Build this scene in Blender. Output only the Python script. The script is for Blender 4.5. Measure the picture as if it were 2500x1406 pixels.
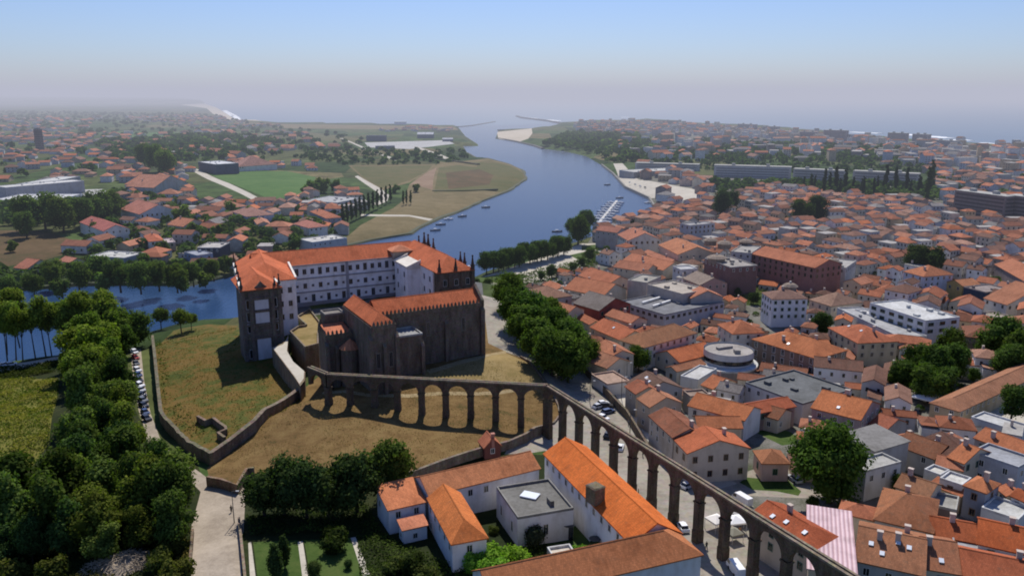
import bpy, math, random
import numpy as np
from mathutils import Vector, geometry
R=math.radians; pi=math.pi
rng=random.Random(7)
sc=bpy.context.scene
for c_ in list(bpy.data.objects): bpy.data.objects.remove(c_)
col=sc.collection
# ------------------------------------------------------------------ camera
F=2000.0; CX,CY,HZ=1250.0,703.0,232.0; CZ=105.0
TH=math.atan((CY-HZ)/F); ct,st=math.cos(TH),math.sin(TH)
cam=bpy.data.cameras.new('camera'); cam.sensor_width=36; cam.lens=F/2500*36; cam.clip_start=1; cam.clip_end=90000
camo=bpy.data.objects.new('camera',cam); col.objects.link(camo)
camo.location=(0,0,CZ); camo.rotation_euler=(pi/2-TH,0,0); sc.camera=camo
def ray(px,py):
    x=(px-CX)/F; y=(py-CY)/F
    return (x, ct-st*y, -st-ct*y)
def G(px,py,z=0.0):            # point of the photo -> point at height z
    d=ray(px,py); t=(z-CZ)/min(d[2],-1e-4)
    return (d[0]*t,d[1]*t)
def P(x,y,z):
    z-=CZ; f=y*ct-z*st; u=y*st+z*ct
    return (CX+F*x/f, CY-F*u/f)
# crops of the photo the coordinates were read from
def cA(u,v): return (1200+u/3.057,540+v/3.057)
def cB(u,v): return (1800+u/3.057,600+v/3.057)
def cC(u,v): return (1780+u/2.779,900+v/2.779)
def cD(u,v): return (1180+u/2.575,860+v/2.575)
def cE(u,v): return (1480+u/3.642,1020+v/3.642)
def cF(u,v): return (900+u/4.065,1060+v/4.065)
def cH(u,v): return (1440+u/4.687,560+v/4.687)   # old town by the turrets
def cL(u,v): return (300+u/4.687,380+v/4.687)    # far bank
def cK(u,v): return (0+u/2.929,220+v/2.929)
def cM(u,v): return (800+u/2.929,220+v/2.929)
def cN(u,v): return (1650+u/2.929,250+v/2.929)
# ------------------------------------------------------------------ terrain heights
ctrl=[(1200,790,22),(1290,900,20),(1345,1000,16.5),(1440,940,15.5),(1460,1000,15),(1380,1090,15),(1600,1300,17.5),(1700,1340,18),
(1790,1390,18.5),(1840,1170,16.5),(1950,1200,16.5),(1990,1330,18),(2300,1300,18),(2500,1406,19),(1180,870,23),(1000,915,23),(850,1000,23),
(1270,1060,20.2),(1180,1030,21),(900,1080,21),(700,1080,18.5),(560,1140,16.5),(760,1000,22.5),(1100,1100,20.3),(550,960,15.5),(640,1000,16.5),(430,850,13.5),
(470,1000,15),(640,900,16),(335,880,9),(360,1000,11),(385,1080,13),(480,1130,15),(540,1200,16.5),(530,1400,20),(150,950,5),(0,950,4),(100,1150,7),
(250,1250,12),(0,1400,12),(300,1400,16),(1000,1300,18),(1150,1400,18.5),(1300,1250,17.5),(700,1250,18),(750,1400,19.5),(1500,880,13),(1700,800,9),
(1450,740,9),(1700,950,12),(1900,900,11),(2050,960,12),(2200,1000,13.5),(2450,1050,14),(2250,850,10),(2400,750,9),(1900,740,8),(1300,700,6),
(1250,680,5),(1500,600,5),(1700,600,7),(2100,700,8),(2400,600,8),(2000,500,8),(800,745,25),(950,735,25),(720,760,24.5),(1100,712,23),(1170,720,20),
(500,800,8),(400,800,4),(560,830,12),(250,870,4),(100,900,3.2),(-200,1000,3),(-200,1300,8),(600,640,2.5),(300,680,3),(100,690,3),(200,600,7),(0,560,8),
(500,560,8),(700,560,5),(850,560,3),(1100,480,2.5),(950,450,4),(600,460,9),(200,420,12),(800,380,5),(400,350,10),(1180,400,2),(1500,430,3),(1700,430,7),
(2000,400,9),(2400,430,9),(2000,340,8),(1600,310,9),(1000,320,4),(700,310,4),(100,300,14),(400,290,10),(-600,400,14),(3000,500,10),(3000,900,12)]
cp=np.array([(*G(a,b,z),z) for a,b,z in ctrl]+[(-900,250,10),(900,250,14),(400,60,20),(-300,60,18),(0,60,20),(-4000,9000,8),(-8000,12000,60),(-12000,14000,90),(-5000,11000,40)])
def hgt0(x,y):
    x=np.asarray(x,float); y=np.asarray(y,float)
    out=np.zeros(x.shape)
    xf,yf,o=x.ravel(),y.ravel(),out.ravel()
    for i in range(0,len(xf),4000):
        d2=(xf[i:i+4000,None]-cp[None,:,0])**2+(yf[i:i+4000,None]-cp[None,:,1])**2
        w=1/(d2+60.0)**2
        o[i:i+4000]=(w*cp[None,:,2]).sum(1)/w.sum(1)
    return o.reshape(x.shape)
# ------------------------------------------------------------------ water outlines (photo points on the water plane)
left_bank=[(1117,309),(1136,333),(1166,352),(1168,357),(1131,357),(1141,374),(1162,385),(1192,387),(1240,400),(1278,417),(1286,437),(1244,466),(1175,493),(1124,517),
(1073,534),(1022,558),(1001,573),(902,589),(800,612),(700,642),(572,673),(456,697),(195,697),(161,700),(43,711),(-100,722),(-700,770)]
near_bank=[(-700,960),(-300,925),(0,893),(150,868),(250,852),(330,822),(440,798),(480,790),(575,788),(700,775),(900,726),(1100,692),(1145,682),(1180,667),(1260,640),(1385,598),(1470,572),
(1560,548),(1600,526),(1599,510),(1585,486),(1527,459),(1496,425),(1469,404),(1431,382),(1380,370),(1322,363),(1305,356),(1262,347),(1210,339),(1216,320),(1298,317),(1340,309),(1372,301)]
river_poly=[G(a,b,0) for a,b in left_bank+near_bank]
coastR=[(1372,301),(1400,298),(1480,298),(1560,294),(1640,295),(1700,303),(1900,313),(2000,323),(2100,334),(2250,346),(2500,364),(3200,420)]
coastL=[(-8000,60000),(-2500,20000)]
coastLp=[(500,254),(530,264),(555,279),(575,292),(600,297),(700,301),(800,302),(1000,304),(1117,309)]
sea_poly=[G(a,b,0) for a,b in coastLp]+[G(a,b,0) for a,b in coastR]+[(30000,3000),(40000,70000),(-30000,70000)]
wpolys=[np.array(river_poly),np.array(sea_poly)]
def inpoly(x,y,poly):
    poly=np.asarray(poly); x=np.asarray(x,float); y=np.asarray(y,float)
    r=np.zeros(x.shape,bool); n=len(poly)
    for i in range(n):
        x1,y1=poly[i]; x2,y2=poly[(i+1)%n]
        if y1==y2: continue
        c=((y1>y)!=(y2>y))&(x<(x2-x1)*(y-y1)/(y2-y1)+x1); r^=c
    return r
def dpoly(x,y,pts):
    x=np.asarray(x,float); y=np.asarray(y,float); d=np.full(x.shape,1e9)
    for (x1,y1),(x2,y2) in zip(pts[:-1],pts[1:]):
        L=(x2-x1)**2+(y2-y1)**2
        t=np.clip(((x-x1)*(x2-x1)+(y-y1)*(y2-y1))/max(L,1e-9),0,1)
        d=np.minimum(d,np.hypot(x-x1-t*(x2-x1),y-y1-t*(y2-y1)))
    return d
shore=[np.array([G(a,b,0) for a,b in left_bank]),np.array([G(a,b,0) for a,b in near_bank]),np.array([G(a,b,0) for a,b in coastLp]),np.array([G(a,b,0) for a,b in coastR])]
def hgt(x,y):
    z=hgt0(x,y)
    d=np.minimum.reduce([dpoly(x,y,s) for s in shore])
    return np.minimum(z,-0.3+0.55*d)
def H(x,y): return float(hgt(np.array([x]),np.array([y]))[0])
def GP(px,py,dz=0.0):          # photo point -> ground point (x,y,z); dz = height above the ground the point sits at
    z=8.0
    for _ in range(12):
        x,y=G(px,py,z+dz); z=z*.4+.6*H(x,y)
    x,y=G(px,py,z+dz); return (x,y,H(x,y))
# ------------------------------------------------------------------ materials
def newmat(name):
    m=bpy.data.materials.new(name); m.use_nodes=True; nt=m.node_tree; nt.nodes.clear()
    return m,nt
def nd(nt,t,**kw):
    n=nt.nodes.new(t)
    for k,v in kw.items():
        if k in n.inputs: n.inputs[k].default_value=v
        else: setattr(n,k,v)
    return n
def lk(nt,a,b): nt.links.new(a,b)
def coords(nt,kind='Object',scale=None):
    if kind=='World':
        g=nd(nt,'ShaderNodeNewGeometry'); o=g.outputs['Position']
    else:
        t=nd(nt,'ShaderNodeTexCoord'); o=t.outputs[kind]
    if scale is not None:
        mp=nd(nt,'ShaderNodeMapping'); mp.inputs['Scale'].default_value=scale; lk(nt,o,mp.inputs[0]); o=mp.outputs[0]
    return o
def noise(nt,vec,scale,detail=3,rough=.6):
    n=nd(nt,'ShaderNodeTexNoise'); n.inputs['Scale'].default_value=scale; n.inputs['Detail'].default_value=detail; n.inputs['Roughness'].default_value=rough
    lk(nt,vec,n.inputs['Vector']); return n.outputs['Fac']
def ramp(nt,fac,stops):
    r=nd(nt,'ShaderNodeValToRGB'); e=r.color_ramp.elements
    while len(e)<len(stops): e.new(.5)
    for el,(p,c) in zip(e,stops): el.position=p; el.color=(*c,1) if len(c)==3 else c
    lk(nt,fac,r.inputs[0]); return r.outputs[0]
def mix(nt,a,b,fac,mode='MIX'):
    m=nd(nt,'ShaderNodeMix'); m.data_type='RGBA'; m.blend_type=mode
    for s,v in ((m.inputs[0],fac),(m.inputs[6],a),(m.inputs[7],b)):
        if isinstance(v,(int,float)): s.default_value=v
        elif isinstance(v,tuple): s.default_value=(*v,1)
        else: lk(nt,v,s)
    return m.outputs[2]
def finish(nt,colr,rough=.85,bump=None,bstr=.3,bdist=.1,spec=.3,metal=0):
    b=nd(nt,'ShaderNodeBsdfPrincipled'); o=nd(nt,'ShaderNodeOutputMaterial')
    if isinstance(colr,tuple): b.inputs['Base Color'].default_value=(*colr,1)
    else: lk(nt,colr,b.inputs['Base Color'])
    b.inputs['Roughness'].default_value=rough; b.inputs['Specular IOR Level'].default_value=spec; b.inputs['Metallic'].default_value=metal
    if bump is not None:
        bp=nd(nt,'ShaderNodeBump'); bp.inputs['Strength'].default_value=bstr; bp.inputs['Distance'].default_value=bdist
        lk(nt,bump,bp.inputs['Height']); lk(nt,bp.outputs[0],b.inputs['Normal'])
    lk(nt,b.outputs[0],o.inputs[0]); return b
def ground_mat(name,cs,s1=.03,s2=.35,rough=.95,s3=2.5):
    m,nt=newmat(name); w=coords(nt,'World')
    f=mix(nt,mix(nt,noise(nt,w,s1,4,.65),noise(nt,w,s2,4,.7),.5),noise(nt,w,s3,2,.6),.22)
    n=len(cs); lo,hi=.38,.62
    c=ramp(nt,f,[(lo+(hi-lo)*i/(n-1),q) for i,q in enumerate(cs)])
    finish(nt,c,rough,noise(nt,w,1.2,3),.4,.25,.1); return m
M={}
M['dry']=ground_mat('dry_grass',[(.075,.062,.02),(.135,.08,.03),(.18,.115,.044),(.205,.14,.056)],.035,.25)
M['drylight']=ground_mat('dry_grass_light',[(.17,.13,.045),(.25,.18,.075),(.30,.225,.105)],.05,.3)
M['wild']=ground_mat('wild_grass',[(.04,.062,.012),(.08,.085,.018),(.155,.09,.024),(.12,.095,.028)],.06,.25)
M['lawn']=ground_mat('lawn_grass',[(.035,.062,.012),(.05,.085,.018),(.075,.10,.026)],.1,.6)
M['worn']=ground_mat('worn_path',[(.24,.175,.08),(.31,.235,.125),(.36,.285,.17)],.1,.5)
M['field']=ground_mat('bright_field',[(.045,.10,.02),(.065,.13,.03),(.09,.15,.04)],.012,.08,s3=.6)
M['olive']=ground_mat('olive_field',[(.07,.08,.024),(.10,.095,.034),(.135,.105,.045)],.012,.06,s3=.5)
M['tan']=ground_mat('tan_field',[(.11,.09,.04),(.155,.12,.056),(.20,.155,.08)],.012,.07,s3=.5)
M['tilled']=ground_mat('tilled_soil',[(.19,.125,.075),(.23,.155,.10),(.27,.19,.125)],.02,.1,s3=.5)
M['brown']=ground_mat('brown_field',[(.06,.055,.02),(.10,.065,.03),(.13,.085,.04)],.015,.08,s3=.5)
M['sand']=ground_mat('sand',[(.42,.36,.27),(.5,.43,.33),(.55,.48,.38)],.02,.1)
M['path']=ground_mat('pale_path',[(.36,.33,.27),(.46,.42,.35),(.52,.48,.40)],.06,.4)
M['road']=ground_mat('dusty_road',[(.26,.215,.165),(.34,.285,.22),(.41,.345,.27)],.08,.5)
M['asphalt']=ground_mat('asphalt',[(.085,.085,.085),(.12,.118,.112),(.16,.155,.145)],.08,.5)
M['town']=ground_mat('town_ground',[(.05,.065,.03),(.10,.10,.075),(.17,.16,.14),(.22,.205,.18)],.03,.09)
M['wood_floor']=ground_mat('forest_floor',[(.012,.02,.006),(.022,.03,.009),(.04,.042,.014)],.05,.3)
M['scrub']=ground_mat('bramble_ground',[(.05,.07,.015),(.12,.125,.025),(.17,.155,.035),(.13,.10,.03)],.08,.5)
M['lot']=ground_mat('concrete_lot',[(.3,.3,.29),(.4,.39,.37),(.5,.48,.46)],.03,.15)
# cobbled square
m,nt=newmat('cobbles'); w=coords(nt,'World'); v=nd(nt,'ShaderNodeTexVoronoi'); v.inputs['Scale'].default_value=.9; lk(nt,w,v.inputs['Vector'])
c=ramp(nt,mix(nt,noise(nt,w,.07,4),noise(nt,w,.6,4,.7),.5),[(.36,(.19,.165,.13)),(.5,(.27,.24,.195)),(.64,(.34,.305,.25))])
c=mix(nt,c,v.outputs['Color'],.05,'OVERLAY'); finish(nt,c,.9,v.outputs['Distance'],.3,.1,.15); M['cobble']=m
# countryside patchwork of small fields
m,nt=newmat('countryside'); w=coords(nt,'World',(.011,.0055,.01)); v=nd(nt,'ShaderNodeTexVoronoi'); v.inputs['Scale'].default_value=1.0; lk(nt,w,v.inputs['Vector'])
sep=nd(nt,'ShaderNodeSeparateColor'); lk(nt,v.outputs['Color'],sep.inputs[0])
c=ramp(nt,sep.outputs[0],[(0,(.032,.055,.018)),(.3,(.05,.085,.024)),(.5,(.07,.11,.034)),(.68,(.105,.11,.042)),(.85,(.04,.066,.02)),(1,(.17,.145,.07))])
w2=coords(nt,'World'); c=mix(nt,c,ramp(nt,noise(nt,w2,.05,5,.7),[(.35,(.3,.3,.3)),(.65,(1.3,1.25,1.2))]),.8,'MULTIPLY')
finish(nt,c,.95,None,spec=.05); M['country']=m
# water
def water_mat(name,c0,c1,sc_,b):
    m,nt=newmat(name); w=coords(nt,'World',(1,.45,1)); n1=noise(nt,w,sc_,4,.6); n2=noise(nt,coords(nt,'World',(1,.25,1)),.006,3)
    c=ramp(nt,n2,[(.25,c0),(.75,c1)]); bp=nd(nt,'ShaderNodeBump'); bp.inputs['Strength'].default_value=b; bp.inputs['Distance'].default_value=.5; lk(nt,n1,bp.inputs['Height'])
    d=nd(nt,'ShaderNodeBsdfDiffuse'); g=nd(nt,'ShaderNodeBsdfGlossy'); g.inputs['Roughness'].default_value=.17; fr=nd(nt,'ShaderNodeFresnel'); fr.inputs[0].default_value=1.33
    for q in (d,g,fr): lk(nt,bp.outputs[0],q.inputs['Normal'])
    lk(nt,c,d.inputs[0]); mu=nd(nt,'ShaderNodeMath',operation='MULTIPLY'); mu.inputs[1].default_value=.72; lk(nt,fr.outputs[0],mu.inputs[0])
    ms=nd(nt,'ShaderNodeMixShader'); o=nd(nt,'ShaderNodeOutputMaterial'); lk(nt,mu.outputs[0],ms.inputs[0]); lk(nt,d.outputs[0],ms.inputs[1]); lk(nt,g.outputs[0],ms.inputs[2]); lk(nt,ms.outputs[0],o.inputs[0]); return m
M['river']=water_mat('river_water',(.010,.036,.100),(.016,.052,.13),.5,.38)
M['sea']=water_mat('sea_water',(.03,.085,.16),(.045,.11,.19),.03,.35)
m,nt=newmat('surf'); finish(nt,(.85,.87,.88),.8); M['surf']=m
# stone, plaster, tile: tinted by each object's own colour
def objcol(nt): return nd(nt,'ShaderNodeObjectInfo').outputs['Color']
m,nt=newmat('plaster'); w=coords(nt,'World'); st_=coords(nt,'World',(.5,.5,.13))
c=mix(nt,objcol(nt),ramp(nt,mix(nt,noise(nt,st_,.9,4,.6),noise(nt,w,.25,4,.7),.5),[(.34,(.70,.67,.62)),(.52,(1,1,1)),(.7,(1.04,1.03,1.02))]),.8,'MULTIPLY'); finish(nt,c,.9,noise(nt,w,2,3),.12,.05,.15); M['plaster']=m
m,nt=newmat('old_stone'); w=coords(nt,'World'); st_=coords(nt,'World',(1,1,.25))
bk=nd(nt,'ShaderNodeTexVoronoi'); bk.inputs['Scale'].default_value=1.3; lk(nt,coords(nt,'World',(1,1,1.9)),bk.inputs['Vector'])
c=ramp(nt,mix(nt,noise(nt,st_,.6,5,.7),noise(nt,w,3,3,.6),.4),[(.33,(.075,.062,.048)),(.48,(.15,.125,.098)),(.64,(.24,.205,.165)),(.75,(.17,.155,.09))])
c=mix(nt,c,bk.outputs['Color'],.12,'OVERLAY'); c=mix(nt,c,objcol(nt),1.0,'MULTIPLY'); finish(nt,c,.95,bk.outputs['Distance'],.35,.15,.1); M['stone']=m
def tile_mat(name,lich):
    m,nt=newmat(name); uv=coords(nt,'UV'); w=coords(nt,'World')
    br=nd(nt,'ShaderNodeTexBrick'); br.inputs['Scale'].default_value=1; br.inputs['Brick Width'].default_value=.34; br.inputs['Row Height'].default_value=.42; br.inputs['Mortar Size'].default_value=.02
    br.inputs['Color1'].default_value=(.72,.72,.72,1); br.inputs['Color2'].default_value=(1.18,1.15,1.12,1); br.inputs['Mortar'].default_value=(.5,.45,.42,1); lk(nt,uv,br.inputs[0])
    big=ramp(nt,noise(nt,w,.16,5,.7),[(.3,(.68,.63,.60)),(.5,(.97,.97,.97)),(.72,(1.14,1.12,1.1))])
    stv=coords(nt,'UV',(1.2,.16,1)); streak=ramp(nt,noise(nt,stv,.9,4,.75),[(.3,(.72,.69,.66)),(.62,(1.08,1.06,1.04))])
    c=mix(nt,objcol(nt),big,.9,'MULTIPLY'); c=mix(nt,c,streak,.7,'MULTIPLY'); c=mix(nt,c,br.outputs[0],.6,'MULTIPLY')
    c=mix(nt,c,(.10,.085,.06),ramp(nt,noise(nt,w,.7,5,.8),[(.60-lich*.12,(0,0,0)),(.86-lich*.12,(.75,.75,.75))]))
    wv=nd(nt,'ShaderNodeTexWave'); wv.bands_direction='X'; wv.inputs['Scale'].default_value=1.45; lk(nt,uv,wv.inputs[0])
    finish(nt,c,.9,wv.outputs['Fac'],.5,.08,.12); return m
M['tile']=tile_mat('clay_tiles',.35); M['tileold']=tile_mat('old_clay_tiles',.75)
m,nt=newmat('flat_roof'); w=coords(nt,'World'); c=mix(nt,objcol(nt),ramp(nt,mix(nt,noise(nt,w,.18,5,.7),noise(nt,w,1.2,3),.4),[(.36,(.55,.54,.52)),(.6,(1.05,1.05,1.05))]),.9,'MULTIPLY'); finish(nt,c,.9,spec=.15); M['flat']=m
m,nt=newmat('corrugated'); uv=coords(nt,'UV'); wv=nd(nt,'ShaderNodeTexWave'); wv.bands_direction='X'; wv.inputs['Scale'].default_value=.42; wv.inputs['Distortion'].default_value=.6; lk(nt,uv,wv.inputs[0])
c=mix(nt,objcol(nt),ramp(nt,wv.outputs['Fac'],[(.2,(.62,.5,.52)),(.6,(1,1,1))]),.9,'MULTIPLY'); c=mix(nt,c,ramp(nt,noise(nt,coords(nt,'World'),.3,4),[(.35,(.7,.68,.68)),(.6,(1,1,1))]),.8,'MULTIPLY'); finish(nt,c,.6,wv.outputs['Fac'],.5,.15); M['corr']=m
m,nt=newmat('paint'); finish(nt,mix(nt,objcol(nt),(1,1,1),0.0),.28,spec=.6); M['paint']=m
m,nt=newmat('dark_glass'); finish(nt,(.012,.016,.022),.12,spec=.6); M['glass']=m
m,nt=newmat('window_frame'); finish(nt,mix(nt,objcol(nt),(1,1,1),0.0),.7); M['frame']=m
m,nt=newmat('skylight_glass'); finish(nt,(.75,.78,.8),.15,spec=.8); M['sky']=m
m,nt=newmat('rubber'); finish(nt,(.02,.02,.02),.8); M['rubber']=m
m,nt=newmat('bark'); finish(nt,ramp(nt,noise(nt,coords(nt,'Object',(3,3,.6)),1.5),[(.3,(.035,.026,.018)),(.7,(.09,.07,.05))]),.95); M['bark']=m
m,nt=newmat('canvas'); finish(nt,mix(nt,objcol(nt),(1,1,1),0.0),.8); M['canvas']=m
m,nt=newmat('plain'); finish(nt,objcol(nt),.8,spec=.2); M['plain']=m
# foliage: every leaf cluster its own shade
m,nt=newmat('foliage'); g=nd(nt,'ShaderNodeNewGeometry'); oc=objcol(nt)
at=nd(nt,'ShaderNodeAttribute',attribute_name='shade')
v1=ramp(nt,g.outputs['Random Per Island'],[(0,(.68,.72,.66)),(.5,(1,1,.95)),(1,(1.38,1.32,1.1))])
c=mix(nt,mix(nt,oc,v1,1.0,'MULTIPLY'),at.outputs['Color'],1.0,'MULTIPLY')
d=nd(nt,'ShaderNodeBsdfDiffuse'); tr=nd(nt,'ShaderNodeBsdfTranslucent'); ms=nd(nt,'ShaderNodeMixShader'); ms.inputs[0].default_value=.3; o=nd(nt,'ShaderNodeOutputMaterial')
lk(nt,c,d.inputs[0]); lk(nt,mix(nt,c,(1.2,1.5,.5),1.0,'MULTIPLY'),tr.inputs[0]); lk(nt,d.outputs[0],ms.inputs[1]); lk(nt,tr.outputs[0],ms.inputs[2]); lk(nt,ms.outputs[0],o.inputs[0]); M['leaf']=m
# mixed far things: colour from the mesh
m,nt=newmat('mesh_colour'); at=nd(nt,'ShaderNodeAttribute',attribute_name='shade'); w=coords(nt,'World')
finish(nt,mix(nt,at.outputs['Color'],ramp(nt,noise(nt,w,.4,4,.7),[(.32,(.62,.6,.58)),(.66,(1.1,1.08,1.06))]),.8,'MULTIPLY'),.9,spec=.15); M['vcol']=m
# ------------------------------------------------------------------ mesh helper
class MB:
    def __init__(s): s.v=[]; s.f=[]; s.m=[]; s.uv=[]; s.c=[]
    def face(s,pts,m=0,uv=None,c=None):
        i=len(s.v); s.v+=[tuple(p) for p in pts]; s.f.append(tuple(range(i,i+len(pts)))); s.m.append(m)
        s.uv+= uv if uv else [(0,0)]*len(pts); s.c+=[c or (1,1,1)]*len(pts)
    def slope(s,pts,m=0,c=None):       # roof face: u runs along the eave, v up the slope, in metres
        a,b=Vector(pts[0]),Vector(pts[1]); e=(b-a).normalized(); n=(b-a).cross(Vector(pts[2])-a).normalized(); q=n.cross(e)
        s.face(pts,m,[((Vector(p)-a).dot(e),(Vector(p)-a).dot(q)) for p in pts],c)
    def prism(s,poly,z0,z1,m=0,top=None,c=None,cap=True,bot=False):
        n=len(poly); z0=[z0]*n if isinstance(z0,(int,float)) else z0; z1=[z1]*n if isinstance(z1,(int,float)) else z1
        L=0
        for i in range(n):
            j=(i+1)%n; a,b=poly[i],poly[j]; d=math.hypot(b[0]-a[0],b[1]-a[1])
            s.face([(*a[:2],z0[i]),(*b[:2],z0[j]),(*b[:2],z1[j]),(*a[:2],z1[i])],m,[(L,0),(L+d,0),(L+d,z1[j]-z0[j]),(L,z1[i]-z0[i])],c); L+=d
        if cap: s.face([(*p[:2],z) for p,z in zip(poly,z1)],m if top is None else top,[(p[0],p[1]) for p in poly],c)
        if bot: s.face([(*p[:2],z) for p,z in reversed(list(zip(poly,z0)))],m,None,c)
    def box(s,x,y,z0,sx,sy,sz,rot=0,m=0,top=None,c=None,taper=1,bot=False):
        cr,sr=math.cos(rot),math.sin(rot)
        def q(a,b,k): return (x+(a*cr-b*sr)*k,y+(a*sr+b*cr)*k)
        lo=[q(a*sx/2,b*sy/2,1) for a,b in ((-1,-1),(1,-1),(1,1),(-1,1))]; hi=[q(a*sx/2,b*sy/2,taper) for a,b in ((-1,-1),(1,-1),(1,1),(-1,1))]
        for i in range(4):
            j=(i+1)%4; s.face([(*lo[i],z0),(*lo[j],z0),(*hi[j],z0+sz),(*hi[i],z0+sz)],m,None,c)
        s.face([(*p,z0+sz) for p in hi],m if top is None else top,[(p[0],p[1]) for p in hi],c)
        if bot: s.face([(*p,z0) for p in reversed(lo)],m,None,c)
    def cyl(s,x,y,z0,z1,r0,r1,n=10,m=0,cap=True,c=None,a0=0,a1=2*pi):
        full=abs(a1-a0-2*pi)<1e-6; k=n if full else n+1
        A=[a0+(a1-a0)*i/n for i in range(k)]
        for i in range(n):
            a,b=A[i],A[(i+1)%k]
            p=[(x+r0*math.cos(a),y+r0*math.sin(a),z0),(x+r0*math.cos(b),y+r0*math.sin(b),z0)]
            if r1>1e-4: p+=[(x+r1*math.cos(b),y+r1*math.sin(b),z1),(x+r1*math.cos(a),y+r1*math.sin(a),z1)]
            else: p+=[(x,y,z1)]
            s.slope(p,m,c)
        if cap and r1>1e-4: s.face([(x+r1*math.cos(a),y+r1*math.sin(a),z1) for a in A],m,None,c)
    def mesh(s,name,mats,smooth=False):
        me=bpy.data.meshes.new(name); me.from_pydata(s.v,[],s.f)
        for k in mats: me.materials.append(M[k] if isinstance(k,str) else k)
        me.polygons.foreach_set('material_index',s.m)
        u=me.uv_layers.new(name='uv'); u.data.foreach_set('uv',[q for p in s.uv for q in p])
        a=me.color_attributes.new('shade','FLOAT_COLOR','CORNER'); a.data.foreach_set('color',[q for p in s.c for q in (*p,1)])
        if smooth: me.polygons.foreach_set('use_smooth',[True]*len(s.f))
        me.update(); return me
def obj(name,me,parent=None,loc=(0,0,0),rz=0,color=None):
    o=bpy.data.objects.new(name,me); col.objects.link(o); o.location=loc; o.rotation_euler=(0,0,rz)
    if color: o.color=(*color,1)
    if parent is not None: o.parent=parent
    return o
def tag(o,label,cat,group=None,kind=None):
    if label: o['label']=label
    if cat: o['category']=cat
    if group: o['group']=group
    if kind: o['kind']=kind
    return o
def empty(name,loc,label,cat,group=None,rz=0):
    o=obj(name,None,None,loc,rz); o.empty_display_size=.5; return tag(o,label,cat,group)
def dup(root,loc,rz,label,color=None,group=None,scale=None,tint=('body','crown','hull')):
    r=root.copy(); col.objects.link(r); r.location=loc; r.rotation_euler=(0,0,rz); r['label']=label
    if group: r['group']=group
    if scale: r.scale=scale
    if color and r.data: r.color=(*color,1)
    for ch in list(root.children):
        d=ch.copy(); col.objects.link(d); d.parent=r
        if color and ch.name.split('.')[0] in tint: d.color=(*color,1)
        for g in ch.children:
            e=g.copy(); col.objects.link(e); e.parent=d
    return r
# ------------------------------------------------------------------ ground sheets: one constrained triangulation, split by region
def GZ(pts,z): return [G(a,b,z) for a,b in pts]
def GG(pts): return [GP(a,b)[:2] for a,b in pts]
regions=[]   # (name, material, polygon) later ones win
def region(name,mat,poly): regions.append((name,mat,poly))
region('countryside','country',None)
region('meadow','tan',GZ([(1070,398),(1190,386),(1242,399),(1280,417),(1287,438),(1246,467),(1176,494),(1125,518),(1074,535),(1023,559),(1002,574),(900,590),(830,594),(880,550),(960,512),(985,488),(1000,452)],3))
region('meadow','tan',GZ([(850,405),(1062,398),(1066,406),(1045,420),(1000,446),(930,466),(885,436)],4))
region('olive_field','olive',GZ([(858,408),(1055,401),(1042,419),(1000,441),(930,460),(888,434)],4))
region('olive_field','olive',GZ([(1072,408),(1195,390),(1240,402),(1276,419),(1282,437),(1240,463),(1060,470)],3))
region('ploughed_field','tilled',GZ([(1066,408),(1058,440),(1056,464),(1002,452),(1046,421)],3))
region('ploughed_field','brown',GZ([(1088,424),(1170,412),(1205,430),(1195,452),(1095,462)],3))
region('dry_strip','tan',GZ([(1070,393),(1165,403),(1164,407),(1068,397)],3))
region('bright_field','field',GZ([(508,430),(600,421),(700,418),(772,430),(742,470),(735,485),(652,487)],7))
region('dry_field','brown',GZ([(-200,566),(60,566),(130,572),(215,596),(190,612),(100,632),(-200,665)],7))
region('tan_field','tan',GZ([(836,575),(800,590),(770,600),(800,572)],4))
region('grass_field','field',GZ([(250,322),(420,322),(470,336),(300,345)],9))
region('grass_field','field',GZ([(430,370),(520,366),(530,376),(420,380)],9))
region('grass_field','olive',GZ([(700,325),(820,330),(900,345),(860,352),(720,342)],6))
region('dune_land','tan',GZ([(560,300),(720,304),(900,306),(1110,311),(1120,318),(900,316),(700,314)],4))
region('sand_spit','sand',GZ([(1213,321),(1298,318),(1300,330),(1290,345),(1262,346),(1216,338)],1.5))
region('beach','sand',GZ([(440,258),(500,254),(530,264),(555,279),(575,292),(640,299),(560,297),(520,282),(505,268)],3))
region('concrete_lot','lot',GZ([(-100,482),(80,462),(250,455),(290,478),(230,486),(100,492),(-100,505)],12))
region('shipyard','lot',GZ([(890,352),(1090,346),(1110,354),(1000,366),(900,362)],4))
region('track','path',GZ([(828,342),(834,342),(972,391),(962,393)],4))
region('track','path',GZ([(1008,361),(1018,360),(1098,384),(1086,386)],4))
region('track','path',GZ([(866,432),(874,430),(925,458),(950,474),(945,490),(925,500),(905,500),(930,486),(925,472)],4))
region('lane','path',GZ([(452,418),(470,416),(560,452),(655,498),(640,502),(545,458)],7))
region('lane','path',GZ([(478,566),(486,566),(560,600),(552,606)],5))
region('track','path',GZ([(880,526),(1060,529),(1060,532),(880,530)],3))
TOWN=GZ([(1454,500),(1530,459),(1497,425),(1600,330),(1750,312),(2000,324),(2250,348),(2600,368),(3600,500),(4200,900),(3400,1500),(2500,1700),(1500,1500),(1400,1110),(1330,900),(1250,760),(1230,715),(1400,640),(1450,560)],8)
region('town_ground','town',TOWN)
region('parkland','country',GZ([(1310,356),(1380,330),(1550,345),(1900,352),(2250,365),(2300,420),(2270,450),(1940,436),(1740,428),(1560,415),(1500,405),(1440,380),(1380,368)],8))
region('avenue','path',GZ([(2340,420),(2360,420),(2440,362),(2428,362)],9))
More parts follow.
